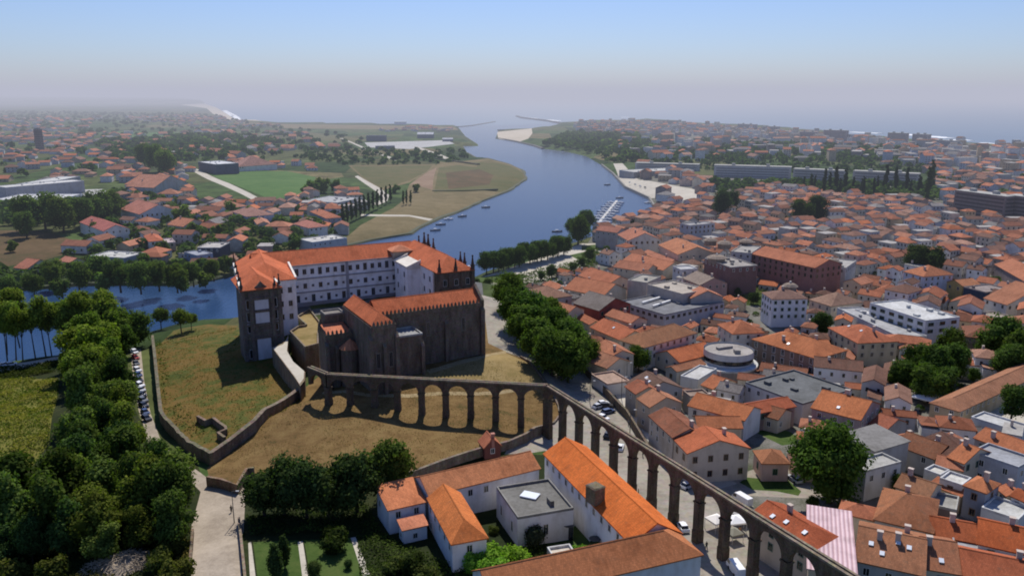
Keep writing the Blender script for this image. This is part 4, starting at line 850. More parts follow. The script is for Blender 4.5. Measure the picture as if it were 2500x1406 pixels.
(cH,(370,360),(840,470),(860,380),5,'G',(.56,.22,.12),CREAM,'longer orange roof stepping up behind the low garden roof',dict(wmax=3)),
(cH,(600,270),(900,390),(960,350),5,'G',(.54,.22,.13),CREAM,'third orange roof of the stepped row behind the gardens',dict(wmax=3)),
(cH,(1070,560),(1260,640),(1430,560),8,'G',(.36,.29,.24),(.40,.27,.24),'grey brown roofed house with a band of arched white windows',dict(old=True,wmax=8)),
(cH,(950,430),(1040,470),(1090,400),9,'F',(.5,.5,.5),WHITE,'small white flat topped house before the domed towers',dict(wmax=4)),
(cL,(20,330),(330,355),(375,290),6,'G',(.56,.24,.14),(.42,.44,.44),'wide orange roofed barn on the far bank',dict(wmax=3)),
(cL,(860,75),(1060,105),(1075,55),12,'F',(.68,.69,.70),(.10,.12,.16),'dark glass block with a white flat roof on the far bank',dict(win=None)),
(cL,(1180,115),(1330,130),(1340,60),6,'H',(.46,.25,.2),WHITE,'rose roofed villa right of the dark glass block',dict(wmax=2)),
(cL,(1000,560),(1200,600),(1250,545),6,'H',(.55,.25,.16),WHITE,'salmon hipped villa below the straight pale lane',dict(wmax=3)),
(cL,(1250,640),(1420,700),(1500,600),7,'H',(.45,.25,.2),(.52,.52,.62),'lilac walled villa right of the salmon hipped one',dict(wmax=4)),
(cL,(240,920),(300,985),(400,905),6,'H',(.60,.19,.10),WHITE,'little red roofed white house near the far shore',dict(wmax=4)),
(cL,(400,960),(440,1010),(560,950),5,'F',(.52,.42,.42),PINK,'pink flat roofed house beside the little red roofed one',dict(wmax=3)),
(cL,(850,1060),(1110,1060),(1120,1000),9,'F',(.50,.47,.43),(.05,.055,.08),'large dark fronted flat roofed house on the far shore',dict(wmax=4)),
(cL,(700,1110),(850,1150),(860,1080),7,'F',(.35,.37,.42),(.24,.32,.46),'blue flat roofed house below the dark fronted one',dict(wmax=4)),
(cL,(2140,640),(2330,720),(2460,690),7,'H',(.56,.21,.12),(.36,.36,.4),'orange hipped house by the row of dark poplars',dict(wmax=4)),
(cL,(1950,780),(2130,830),(2160,760),6,'H',(.58,.24,.18),WHITE,'pink orange hipped villa near the dry river meadow',dict(wmax=3)),
(cL,(1500,740),(1540,790),(1660,750),6,'G',(.58,.28,.18),CREAM,'salmon gable with a dark lower floor on the far bank',dict(wmax=3)),
(cL,(2060,520),(2450,545),(2440,470),6,'F',(.44,.44,.44),(.56,.56,.58),'long pale school with many doors beside the bright green field',dict(wmax=12)),
(cL,(510,790),(690,815),(730,745),5,'G',(.58,.24,.14),CREAM,'striped orange greenhouse like roof among the far bank gardens',dict(wmax=2)),
(cL,(2010,960),(2170,1000),(2360,900),7,'F',(.60,.58,.54),(.56,.55,.53),'white waterfront villa with a long terrace wall',dict(wmax=4)),
(cK,(570,945),(740,1010),(780,940),8,'G',(.52,.18,.15),WHITE,'white gabled villa with a red barge board near the left field',dict(wmax=4)),
(cK,(860,850),(1000,890),(1140,830),8,'G',(.53,.22,.16),(.60,.60,.64),'large rose roofed house among the trees of the left bank',dict(wmax=5)),
(cK,(900,690),(1100,700),(1110,655),6,'G',(.56,.26,.17),(.40,.42,.42),'long salmon roofed barn on the left bank',dict(wmax=3)),
(cK,(640,1190),(890,1205),(900,1160),7,'F',(.58,.57,.53),(.30,.34,.36),'grey fronted flat roofed boathouse with white parapet on the left shore',dict(wmax=6)),
(cK,(100,1270),(190,1280),(265,1225),4,'G',(.55,.22,.14),CREAM,'small orange roofed cottage at the far left shore',dict(wmax=2)),
(cK,(420,1220),(500,1235),(515,1200),4,'G',(.60,.26,.17),CREAM,'tiny salmon cottage left of the grey boathouse',dict(wmax=1)),
(cK,(-60,790),(400,790),(420,745),7,'F',(.62,.62,.62),(.72,.72,.70),'long low white factory hall at the far left',dict(win=None)),
(cK,(40,690),(205,690),(215,620),10,'F',(.60,.6,.58),(.30,.31,.33),'tall grey fronted factory building with white frame at the far left',dict(win=None)),
(cK,(-40,690),(40,700),(110,600),12,'F',(.66,.65,.62),(.3,.31,.34),'white roofed factory block on the left edge',dict(win=None)),
(cM,(275,328),(415,328),(417,326),12,'F',(.40,.40,.42),(.16,.17,.19),'dark warehouse in the shipyard beyond the meadows',dict(win=None)),
(cM,(343,403),(480,401),(482,399),6,'F',(.68,.68,.68),(.25,.25,.27),'low shed with a white roof before the dark warehouse',dict(win=None)),
(cM,(640,318),(755,318),(757,315),9,'G',(.72,.73,.75),(.22,.23,.25),'tall white roofed warehouse in the shipyard',dict(win=None,roofmat='flat')),
(cM,(820,352),(895,352),(896,350),5,'G',(.72,.72,.74),(.25,.26,.28),'small white roofed shed at the river end of the shipyard',dict(win=None,roofmat='flat')),
(cM,(2085,575),(2190,590),(2205,530),7,'F',(.55,.54,.5),(.40,.38,.36),'flat roofed quay building on the opposite river bank',dict(wmax=4)),
]
k=random.Random(5)
for fn,A_,B_,C_,h_,rf,rc_,wc_,lb,ex in TB:
    nm='house' if 'house' in lb or 'villa' in lb or 'roof' in lb or 'cottage' in lb else 'building'
    ct_='house' if nm=='house' else 'building'
    dk=.84 if rf!='F' else .9; (ex.setdefault('chim',1) if rf in 'GH' and h_>=5 else 0); ex.setdefault('fc',k.choice([(.62,.6,.56),(.62,.6,.56),(.4,.37,.33),(.25,.16,.1),(.12,.2,.15),(.5,.48,.45)])); building(nm,lb,ct_,fn(*A_),fn(*B_),fn(*C_),h_,rf,rc=tuple(c*dk for c in rc_),wc=tuple(c*(.84 if rf=='F' and max(wc_)>.5 else 1) for c in wc_),**ex)
# round library: drum on a wide white disc
x,y,z=GP(*cA(1755,1150)); lib=empty('library',(x,y,z),'round drum building with a curved glass band on a wide white disc roof','library'); footprints.append((x,y,12))
b=MB(); b.cyl(0,2,-2,3.6,10.5,10.5,40); obj('base_wall',b.mesh('base_wall',['plaster']),lib,(0,0,0),0,(.3,.26,.24))
b=MB(); b.cyl(0,2,3.6,4.2,10.6,10.6,44); obj('disc_roof',b.mesh('disc_roof',['flat']),lib,(0,0,0),0,(.58,.58,.55))
b=MB(); b.cyl(1,3,4.2,4.9,8.4,8.4,36,cap=False); obj('drum_base',b.mesh('drum_base',['plaster']),lib,(0,0,0),0,(.55,.54,.51))
b=MB(); b.cyl(1,3,6.4,8.6,8.4,8.4,36,cap=False); obj('drum',b.mesh('drum',['plaster']),lib,(0,0,0),0,(.55,.54,.51))
b=MB(); b.cyl(1,3,4.9,6.4,8.25,8.25,36,cap=False); obj('glass_band',b.mesh('glass_band',['glass']),lib)
b=MB(); b.cyl(1,3,7.9,8.0,8.1,8.1,36); b.box(0,5,8.0,6,1.5,.8,.4); b.box(3,0,8.0,2,2,1.2); obj('drum_roof',b.mesh('drum_roof',['flat']),lib,(0,0,0),0,(.36,.33,.30))
# shallow domes on the towers
def dome(px,py,z_,r,label):
    zg=8; x,y=G(px,py,zg+z_); o=empty('stair_dome',(x,y,zg+z_),label,'dome'); b=MB(); b.cyl(0,0,-1.5,1.2,r*.95,r*.95,10); b.cyl(0,0,1.2,2.2,r*1.15,r*.75,10,cap=False); b.cyl(0,0,2.2,2.9,r*.75,.3,10); obj('dome_roof',b.mesh('dome_roof',['tileold']),o,(0,0,0),0,(.33,.27,.22)); b=MB(); b.cyl(0,0,2.8,3.4,.45,.45,8); obj('lantern',b.mesh('lantern',['plaster']),o,(0,0,0),0,(.7,.68,.64))
for p_,z_,r_,t_ in ((cH(1380,150),16,3.6,'leftmost grey dome of the three over the cream apartment block'),(cH(1540,185),16,3.9,'middle grey dome of the three over the cream apartment block'),(cH(1785,165),16,3.9,'rightmost grey dome of the three over the cream apartment block'),(cH(1450,350),15,4.6,'wide tan dome over the dark red tower block'),(cN(1115,1150),13,3.4,'single dome on the block right of the red brown apartments'),(cH(2290,680),15,3,'small brown cap on the round shouldered white villa')): dome(*p_,z_,r_,t_)
# market building: tiled roofs and sunken hall on top
for A_,B_,C_,h_,rf,rc_,lb in ((cH(1080,740),cH(1160,790),cH(1500,760),11,'G',(.48,.2,.12),'orange tiled roof over the back corner of the grey market'),(cH(660,640),cH(1060,750),cH(1340,690),12.5,'F',(.42,.37,.31),'tan stone roof slab over the rear of the grey market'),(cH(430,590),cH(650,620),cH(830,550),11,'F',(.33,.31,.27),'weathered olive grey flat roof behind the grey market')):
    building('rooftop_block',lb,'building',A_,B_,C_,h_,rf,rc=rc_,wc=(.45,.4,.36),win=None)
b=MB()
xa,ya=G(*cH(590,800),18.6); 
for i,(p_,q_) in enumerate(((cH(600,825),cH(800,765)),(cH(720,865),cH(920,800)))):
    x0,y0=G(*p_,18.8); x1,y1=G(*q_,18.8); b=MB(); L=math.dist((x0,y0),(x1,y1)); b.box(0,0,0,L,.9,.5,bot=True); o=obj('roof_beam',b.mesh('roof_beam',['plaster']),None,((x0+x1)/2,(y0+y1)/2,18.1),math.atan2(y1-y0,x1-x0),(.75,.74,.72)); tag(o,('first' if i==0 else 'second')+' white beam across the sunken dark market roof, '+('farther' if i==0 else 'nearer')+' one','roof beam','white beams on the market roof')
# apartment slabs in the distance
SL=[((1550,420),(1705,425),12,(.5,.48,.46),'pale apartment slab with white base by the river bend'),((1742,432),(1930,438),14,(.48,.47,.46),'long grey apartment slab behind the old town, the longest of the row'),((1935,440),(2062,446),13,(.46,.43,.40),'tan apartment slab right of the longest grey slab'),((2080,446),(2240,455),13,(.48,.43,.40),'tan apartment slab behind the tall poplars'),((2325,520),(2448,540),19,(.26,.20,.19),'dark brown balconied slab at the right edge'),((2450,535),(2600,555),19,(.24,.19,.18),'second dark brown slab cut off by the right edge'),
((1950,345),(1995,346),20,(.44,.40,.39),'square coastal tower block at the sea front'),((2008,346),(2065,348),24,(.46,.40,.38),'tallest rose tower block at the sea front'),((2165,350),(2210,352),21,(.48,.42,.40),'rose tower block among the surf strips'),((2225,352),(2262,354),20,(.48,.42,.40),'narrow rose tower block near the right surf strips'),((1800,318),(1840,320),17,(.4,.38,.38),'dark rounded block on the coast'),((1860,322),(1900,323),14,(.4,.38,.37),'low dark block on the coast right of the rounded one'),((1560,303),(1660,304),12,(.3,.32,.3),'long dark block on the low headland by the river mouth'),((88,372),(103,372),38,(.32,.24,.22),'lone dark red tower rising over the far left roofs'),((2275,360),(2330,364),14,(.42,.42,.43),'wide grey block close to the right beach')]
for (ax,ay),(bx,by),h_,c_,lb in SL:
    z_=H(*G(ax,ay,8)); A3=G(ax,ay,z_); B3=G(bx,by,z_); w=math.dist(A3,B3); yaw=math.atan2(B3[1]-A3[1],B3[0]-A3[0]); n=(-math.sin(yaw),math.cos(yaw)); d=13 if w>30 else w*.8
    x,y=(A3[0]+B3[0])/2+n[0]*d/2,(A3[1]+B3[1])/2+n[1]*d/2; footprints.append((x,y,w/2))
    o=empty('apartment_block',(x,y,z_),lb,'apartment block'); b=MB(); b.box(0,0,-3,w,d,h_+3)
    fl=int(h_/3); obj('wall',b.mesh('wall',['plaster']),o,(0,0,0),yaw,c_)
    for i in range(fl):
        b=MB(); b.box(0,-d/2-.02,i*3+1.0,w*.94,.1,1.4,bot=True); b.box(w/2+.02,0,i*3+1.0,.1,d*.8,1.4,bot=True); b.box(-w/2-.02,0,i*3+1.0,.1,d*.8,1.4,bot=True); obj('window_band',b.mesh('window_band',['plain']),o,(0,0,0),yaw,(c_[0]*.45,c_[1]*.45,c_[2]*.47))
    b=MB(); b.box(0,0,h_,w+.6,d+.6,.5,bot=True); b.box(w*.2,0,h_+.5,4,4,2.4); b.box(-w*.25,0,h_+.5,4,4,2.2); obj('roof',b.mesh('roof',['flat']),o,(0,0,0),yaw,(.42,.41,.38))
# ------------------------------------------------------------------ trees
def tube(b,p0,p1,r0,r1,n=6,m=0):
    p0,p1=Vector(p0),Vector(p1); d=(p1-p0).normalized(); a=d.orthogonal().normalized(); c_=d.cross(a)
    A=[a*math.cos(2*pi*i/n)+c_*math.sin(2*pi*i/n) for i in range(n)]
    for i in range(n):
        j=(i+1)%n; b.face([p0+A[i]*r0,p0+A[j]*r0,p1+A[j]*r1,p1+A[i]*r1],m)
def crown_mesh(seed,lobes,nleaf,size,core=.62,flat=1.0):
    """lobes: (x,y,z,r) balls of foliage; leaves are small bent quads scattered in their outer shells"""
    g=np.random.default_rng(seed); L=np.array(lobes); wgt=L[:,3]**2; pick=g.choice(len(L),nleaf,p=wgt/wgt.sum())
    d=g.normal(size=(nleaf,3)); d[:,2]=d[:,2]*.9+.25; d/=np.linalg.norm(d,axis=1)[:,None]
    rr=L[pick,3]*g.uniform(.72,1.08,nleaf)*(1+.18*np.sin(9*d[:,0]+pick)*np.cos(8*d[:,1]+2*pick))
    c=L[pick,:3]+d*rr[:,None]*np.array([1,1,flat])
    nrm=d+g.normal(size=(nleaf,3))*.55; nrm[:,2]+=.25; nrm/=np.linalg.norm(nrm,axis=1)[:,None]
    t=np.cross(nrm,g.normal(size=(nleaf,3))); t/=np.linalg.norm(t,axis=1)[:,None]; q=np.cross(nrm,t)
    s=size*g.uniform(.55,1.25,nleaf)[:,None]; e=s*g.uniform(.5,1.0,nleaf)[:,None]
    v=np.stack([c-t*s,c-q*e,c+t*s+nrm*s*.15,c+q*e],1).reshape(-1,3)
    f=np.arange(nleaf*4).reshape(-1,4).tolist(); lobc=g.uniform(.72,1.22,len(L)); shade=np.repeat(lobc[pick],4)
    v=v.tolist(); col_=shade.tolist()
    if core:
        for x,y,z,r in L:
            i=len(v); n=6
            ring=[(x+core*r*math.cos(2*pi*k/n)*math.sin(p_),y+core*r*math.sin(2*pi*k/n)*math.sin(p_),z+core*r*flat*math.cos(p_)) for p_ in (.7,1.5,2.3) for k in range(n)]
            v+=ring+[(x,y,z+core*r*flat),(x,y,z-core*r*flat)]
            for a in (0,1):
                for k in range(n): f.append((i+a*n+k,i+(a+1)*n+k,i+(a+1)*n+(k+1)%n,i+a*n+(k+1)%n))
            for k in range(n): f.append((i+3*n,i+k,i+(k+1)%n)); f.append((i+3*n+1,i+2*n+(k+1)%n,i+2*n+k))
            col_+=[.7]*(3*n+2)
    me=bpy.data.meshes.new('crown'); me.from_pydata(v,[],f); me.materials.append(M['leaf'])
    a=me.color_attributes.new('shade','FLOAT_COLOR','POINT'); a.data.foreach_set('color',[q for p in col_ for q in (p,p,p,1)]); me.update(); return me
def ball_lobes(k,R_,z0,h,n,rl,top=.0):
    out=[(0,0,z0,R_*.62)]
    for i in range(n):
        a=k.uniform(0,2*pi); u=k.uniform(-1,1); rad=R_*math.sqrt(max(.05,1-u*u))*k.uniform(.45,.82); out.append((rad*math.cos(a),rad*math.sin(a),z0+u*h*.5,rl*k.uniform(.75,1.3)))
    return out
def trunk_mesh(k,h,r,limbs,spread,lean=.0):
    b=MB(); lx,ly=k.uniform(-lean,lean),k.uniform(-lean,lean); tube(b,(0,0,-1.0),(lx*.5,ly*.5,h*.6),r*1.15,r*.75); tube(b,(lx*.5,ly*.5,h*.6),(lx,ly,h*1.15),r*.75,r*.35)
    for i in range(limbs):
        a=2*pi*i/max(1,limbs)+k.uniform(-.4,.4); tube(b,(lx*.6,ly*.6,h*.72),(lx+spread*math.cos(a),ly+spread*math.sin(a),h*1.2+k.uniform(0,1.2)),r*.45,r*.16,5)
    return b.mesh('trunk',['bark'])
KT={}   # kind -> (crown radius, crown centre height, total, [prototypes])
def kind(nm,R_,zc,hc,n,rl,nleaf,size,th,tr_,limbs=5,variants=3,cat='tree',name='tree',lobes=None,core=.62,lean=.3):
    ps=[]
    for v_ in range(variants):
        k=random.Random(hash((nm,v_))%9999 if False else sum(map(ord,nm))*10+v_)
        lb=lobes(k) if lobes else ball_lobes(k,R_,zc,hc,n,rl)
        cm=crown_mesh(sum(map(ord,nm))+v_,lb,nleaf,size,core); tm=trunk_mesh(k,th,tr_,limbs,R_*.5,lean) if th else None
        ps.append((cm,tm))
    KT[nm]=(R_,zc,cat,name,ps)
kind('broad',5,6.6,7,17,2.0,3600,.34,4.2,.36)
kind('wood',5.5,7.6,9,18,2.3,3600,.40,4.5,.34,variants=4)
kind('plane',6,8.2,9.0,26,2.6,6200,.36,5,.42)
kind('grand',8,9.6,12,34,2.7,9000,.38,5,.6,variants=1)
kind('tall',5.0,17.5,9,18,2.2,3200,.40,13,.26,4,variants=4,lean=1.6)
kind('bright',5.2,8.5,9,18,2.0,3400,.40,5,.3)
kind('far',4.5,5.2,6,9,2.1,420,.95,3,.3,0,variants=4,core=.75)
kind('poplar',1.9,10.5,17,12,1.35,900,.5,3,.28,0,variants=3,lobes=lambda k:[(k.uniform(-.5,.5),k.uniform(-.5,.5),3+i*1.35,1.5*(1-abs(i/11-.4)*.75)*k.uniform(.85,1.15)) for i in range(12)],core=.7)
kind('cypress',1.2,3.4,6,8,.8,1500,.16,1,.14,0,variants=2,name='cypress',lobes=lambda k:[(k.uniform(-.1,.1),k.uniform(-.1,.1),1+i*.72,1.15*(1-abs(i-2.6)/6.2)) for i in range(7)],core=.8)
kind('topiary',1.5,1.7,2,1,1.5,1500,.14,.6,.1,0,variants=1,name='topiary',cat='shrub',lobes=lambda k:[(0,0,1.7,1.45),(0,0,1.5,1.4)],core=.85)
kind('umbrella',3.6,5.2,2.2,9,1.3,1500,.30,3.6,.2,5,variants=2)
kind('bush',2.2,1.3,2,9,1.0,1500,.22,0,0,0,variants=3,name='bush',cat='bush',core=.7)
SET={}
def tree(kd,x,y,sc_,label,color,group=None,z=None,sz=None):
    R_,zc,cat,name,ps=KT[kd]; cnt=SET.get(kd,0); SET[kd]=cnt+1; cm,tm=ps[cnt%len(ps)]
    if z is None: z=H(x,y)
    o=empty(name,(x,y,z),label,cat,group,rng.uniform(0,6.28)); s=sz or 1.0
    o.scale=(sc_,sc_,sc_*s)
    j=rng.uniform(.85,1.15); g=rng.uniform(.93,1.07)
    obj('crown',cm,o,(0,0,0),0,(color[0]*j*g,color[1]*j,color[2]*j/g))
    if tm: obj('trunk',tm,o)
    footprints.append((x,y,R_*sc_*.55)); return o
def tpx(kd,px,py,rpx,label,color,group=None,sz=None):
    R_,zc=KT[kd][:2]; s=1.0
    for _ in range(4):
        x,y,z=GP(px,py,zc*s*(sz or 1)); d=math.hypot(x,math.hypot(y,CZ-z)); s=rpx*d/F/R_
    return tree(kd,x,y,s,label,color,group,None,sz)
ORD=['first','second','third','fourth','fifth','sixth','seventh','eighth','ninth','tenth','eleventh','twelfth','thirteenth','fourteenth','fifteenth','sixteenth','seventeenth','eighteenth','nineteenth','twentieth','twenty-first','twenty-second','twenty-third','twenty-fourth']
DG=(.078,.118,.031); MG=(.115,.16,.042); LG=(.17,.22,.04); YG=(.3,.3,.05); BG=(.17,.30,.04); BLK=(.052,.078,.027); SG=(.05,.06,.03)
# row of dark trees behind the manor
for i,(px,py,r) in enumerate(((640,1195,44),(690,1180,50),(745,1185,52),(800,1195,46),(868,1170,54),(955,1140,52))):
    tpx('broad',px,py,r*1.16,ORD[i]+' dark round tree from the left in the row beside the manor lawn',BLK if i<5 else DG,'dark trees beside the manor lawn')
# plane trees along the church road
for i,(px,py,r) in enumerate(((1238,708,34),(1262,742,40),(1292,760,40),(1272,790,36),(1318,790,44),(1352,800,44),(1310,826,40),(1348,848,46),(1395,830,44),(1388,868,46),(1428,850,34),(1335,765,34))):
    tpx('plane',px,py,r*1.12,ORD[i]+' plane tree counted from the river end of the leafy double row',(.095,.145,.036),'plane trees between the church lawn and the town')
tpx('grand',2033,1125,84,'huge round tree standing alone before the grey corrugated hall',(.06,.105,.024))
# tall slim trees on the river walk, bare trunks showing the water
for i in range(17):
    px=-40+i*17+rng.uniform(-5,5); x,y,z=GP(px+4,886-i*2.2); tree('tall',x+rng.uniform(-1,1),y+rng.uniform(-3,8),rng.uniform(.92,1.08),ORD[i]+' tall bare trunked tree from the left along the river walk',LG,'tall riverside trees')
for i,(px,py,r) in enumerate(((175,770,38),(215,760,40),(250,775,40),(205,815,40),(245,830,42),(180,850,38),(285,800,34),(230,880,40),(195,900,36),(262,870,34))):
    tpx('bright',px,py,r,ORD[i]+' yellow green tree from the river side in the clump topping the wood',LG if i%3 else (.12,.18,.035),'yellow green trees at the top of the wood')
for i,(px,py,r) in enumerate(((325,800,38),(300,830,30),(390,770,24),(440,772,28),(465,778,18))):
    tpx('umbrella' if i>1 else 'broad',px,py,r,['dark tree over the upper end of the car lined road','smaller dark tree by the water near the car lined road','left umbrella tree on the river bank before the convent','middle umbrella tree on the river bank before the convent','right umbrella tree on the river bank before the convent'][i],DG if i<2 else (.12,.16,.03))
# the wood on the left slope
wood=[(180,910),(295,890),(292,960),(296,1040),(335,1092),(435,1128),(455,1185),(440,1245),(300,1285),(100,1305),(-30,1295),(-30,1228),(60,1195),(150,1125),(195,1040),(195,960)]
wp=[GP(a,b,7.5)[:2] for a,b in wood]; xs=[p[0] for p in wp]; ys=[p[1] for p in wp]; pts=[]
while len(pts)<78:
    for _ in range(4000):
        x,y=rng.uniform(min(xs),max(xs)),rng.uniform(min(ys),max(ys))
        if inpoly([x],[y],wp)[0] and all(math.hypot(x-a,y-b)>5.6 for a,b in pts): pts.append((x,y)); break
    else: break
pts.sort(key=lambda p:p[1])
for i,(x,y) in enumerate(pts):
    tree('wood',x,y,rng.uniform(.58,1.02),'dense dark green tree in the thick wood on the left slope',rng.choice([DG,DG,MG,(.085,.105,.022),(.05,.085,.028),(.12,.15,.03)]),'trees of the wood on the left slope',None,rng.uniform(.85,1.3))
for i,(px,py,r) in enumerate(((30,1195,60),(90,1215,55),(160,1180,60))):
    tpx('wood',px,py,r,ORD[i]+' mid green tree from the left at the lower edge of the bramble slope',(.05,.075,.018))
for i,(px,py,r) in enumerate(((20,1395,40),(140,1390,34),(395,1370,34),(430,1330,30),(420,1400,40))):
    tpx('bush',px,py,r,['bush in the bottom left corner','bush left of the pale brushwood heap','bush right of the pale brushwood heap','upper bush by the left road edge','rust green bush at the bottom left road edge'][i],(.09,.10,.025))
# gardens
for i,(px,py,r) in enumerate(((692,1340,17),(672,1366,20))): tpx('cypress',px,py,r,['upper clipped dark cypress on the garden lawn','lower clipped dark cypress on the garden lawn'][i],BLK)
for i,(px,py,r) in enumerate(((766,1386,17),(850,1375,10),(1305,1305,26))): tpx('topiary',px,py,r,['clipped dark ball on the garden path','small clipped ball by the right garden path','grey green round shrub in front of the grey courtyard house'][i],BLK if i<2 else (.04,.05,.035))
for i,(px,py,r) in enumerate(((822,1325,36),(812,1300,26),(1000,1380,34),(960,1385,26),(1040,1400,30),(1150,1372,34),(1205,1362,38),(1260,1355,34),(1215,1395,40),(1290,1385,30),(1420,1350,26),(1205,1295,14),(1180,1320,12))):
    tpx('bush',px,py,r,['loose dark bush in the middle of the garden lawn','darker bush just above the lawn bush','pointed dark bush below the manor end wing','pale leafed bush left of the manor end wing','pale leafed bush at the bottom edge below the manor','first bright green bush in the manor yard from the left','second bright green bush in the manor yard from the left','third bright green bush in the manor yard from the left','lowest bright green bush in the manor yard','bright green bush touching the beige shed','bright green bush between the beige shed and the bottom wing','small bush against the white courtyard wall','tiny bush at the corner of the manor end wing'][i],BG if 5<=i<=10 else ((.035,.05,.015) if i<3 else (.08,.10,.03)))
# trees in the town
for px,py,r,lb,kd in ((2205,915,32,'left tree of the dark square below the white modern hall','broad'),(2245,880,36,'front left tree of the dark square clump','broad'),(2290,890,40,'middle tree of the dark square clump','broad'),(2335,880,36,'right tree of the dark square clump','broad'),(2270,930,36,'lower tree of the dark square clump','broad'),(2320,840,32,'tree touching the corner of the white modern hall','broad'),(2318,930,30,'lower right tree of the dark square clump','broad'),(2182,930,20,'slim tree at the left street corner of the square','broad'),(2440,830,46,'large dark tree by the parked cars at the right','plane'),(2480,850,44,'large dark tree cut by the right edge','plane'),(2465,880,34,'lower dark tree by the right edge square','plane'),(2380,915,14,'small street tree between the two dark clumps','broad'),(2475,980,34,'round tree in the pale school yard','broad'),(1960,512,26,'left cedar of the dark pair in the old town roofs','broad'),(1992,508,26,'right cedar of the dark pair in the old town roofs','broad'),(2235,628,28,'left dark tree before the pale blue town house','broad'),(2275,632,28,'right dark tree before the pale blue town house','broad'),(1760,492,26,'dark tree behind the white quay roofs','broad'),(1790,490,22,'second dark tree behind the white quay roofs','broad'),(1840,725,13,'round tree in the small town garden','broad'),(1800,712,9,'small tree at the left of the town garden','broad'),(2008,790,26,'tree between the round white villa and the olive villa','broad'),(1560,870,28,'dark tree below the long tan hipped building','broad'),(2200,1180,20,'tree behind the steep brown hips','broad'),(1985,1225,14,'tree at the shaded kerb below the huge round tree','broad'),(2060,1240,14,'second tree at the shaded kerb below the huge round tree','broad')):
    tpx(kd,px,py,r,lb,BLK if kd=='broad' and py<800 else DG)
# riverside park
for i in range(15):
    px=1190+i*13.2+rng.uniform(-3,3); py=640-i*3.2+rng.uniform(-4,4); tpx('broad',px,py,22,ORD[i]+' tree from the left in the riverside row of the park',(.075,.115,.03),'riverside row of park trees')
for px,py,r,lb in ((1412,558,30,'large round tree at the river edge beside the waterfront houses'),(1432,535,22,'tall tree behind the large round waterfront tree'),(1398,550,20,'left shoulder tree beside the large round waterfront tree'),(1346,660,14,'round tree on the pale riverside square'),(1320,672,10,'smaller round tree on the pale riverside square'),(1400,650,10,'tree by the park lawn edge'),(1440,620,14,'park tree near the waterfront street'),(1480,612,12,'park tree beside the tall waterfront house'),(1160,688,12,'small tree at the right end of the convent'),(1190,692,12,'tree on the green corner beyond the convent'),(1230,690,10,'little tree at the square rim near the plane trees'),(1270,690,9,'second little tree at the square rim near the plane trees'),(1420,640,10,'tree in the middle of the park beds')):
    tpx('broad',px,py,r,lb,DG)
# poplars on the far bank and behind the old town
for i in range(12):
    px=838+i*10.5; py=552-i*5.2; x,y,z=GP(px,py); tree('poplar',x,y,.95,ORD[i]+' dark poplar from the near end of the row along the river meadow',BLK,'dark poplars by the river meadow')
for i,(px,py) in enumerate(((985,502),(993,500),(1003,500))): x,y,z=GP(px,py); tree('poplar',x,y,.75,['left','middle','right'][i]+' poplar of the three on the open meadow edge',DG,'three meadow poplars')
for i in range(22):
    px=1962+i*13.6+rng.uniform(-9,9); x,y,z=GP(px,472+rng.uniform(-8,9)); tree('poplar',x,y,rng.uniform(.8,1.5),ORD[i]+' tall poplar from the left before the tan apartment slabs',(.035,.055,.025),'poplars before the apartment slabs')
for i,(px,py,s) in enumerate(((2262,492,1.7),(2272,470,1.75))): x,y,z=GP(px,py); tree('poplar',x,y,s,['nearer very tall dark cypress rising over the right hand roofs','farther very tall dark cypress rising over the right hand roofs'][i],BLK)
for i in range(9):
    px=585+i*5; 
# far bank shoreline and garden trees: single trees where they show large
FB=[(60,515,40),(105,508,44),(150,520,40),(195,515,36),(235,500,40),(270,498,34),(60,545,30),(385,380,34),(350,375,26),(400,395,30),(130,660,30),(190,672,34),(240,655,36),(290,665,38),(340,672,36),(385,668,34),(430,672,34),(470,665,28),(520,655,26),(555,640,22),(80,690,26),(350,640,24),(720,590,22),(765,455,20),(790,450,22),(820,455,18),(745,465,14),(965,460,12),(1015,458,12),(560,510,20),(610,520,20),(440,520,24),(500,600,20),(690,545,16),(470,560,20),(400,600,18),(540,560,18),(230,560,18),(30,600,14),(610,600,16),(20,700,26),(150,700,24),(250,690,24),(440,690,22),(500,680,20)]
for i,(px,py,r) in enumerate(FB):
    tpx('far' if r<26 else 'broad',px,py,r*.8,'dark bushy tree among the gardens and shores of the left bank',MG if i%3 else (.12,.17,.045),'dark trees of the left bank')
# ------------------------------------------------------------------ fill: the many other houses and trees
def fill(poly,n,dmin,avoid,seed,z=8,maxtry=40):
    k=random.Random(seed); pg=[G(a,b,z) for a,b in poly]; xs=[p[0] for p in pg]; ys=[p[1] for p in pg]; out=[]; cell={}; cs=dmin*1.6
    N=n*maxtry; X=np.array([k.uniform(min(xs),max(xs)) for _ in range(N)]); Y=np.array([k.uniform(min(ys),max(ys)) for _ in range(N)]); ok=inpoly(X,Y,pg)
    for w_ in wpolys: ok&=~inpoly(X,Y,w_)
    for a in avoid: ok&=~inpoly(X,Y,a)
    X,Y=X[ok],Y[ok]
    dsh=np.minimum.reduce([dpoly(X,Y,s_) for s_ in shore]); X,Y=X[dsh>9],Y[dsh>9]
    for x,y in zip(X,Y):
        c_=(int(x//cs),int(y//cs)); bad=False
        for i in (-1,0,1):
            for j in (-1,0,1):
                for a,b in cell.get((c_[0]+i,c_[1]+j),()):
                    if (a-x)**2+(b-y)**2<dmin*dmin: bad=True; break
        if bad: continue
        cell.setdefault(c_,[]).append((x,y)); out.append((x,y))
        if len(out)>=n: break
    return out
fp=np.array(footprints)
rc4=np.array(rects); rcs,rsn=np.cos(rc4[:,2]),np.sin(rc4[:,2])
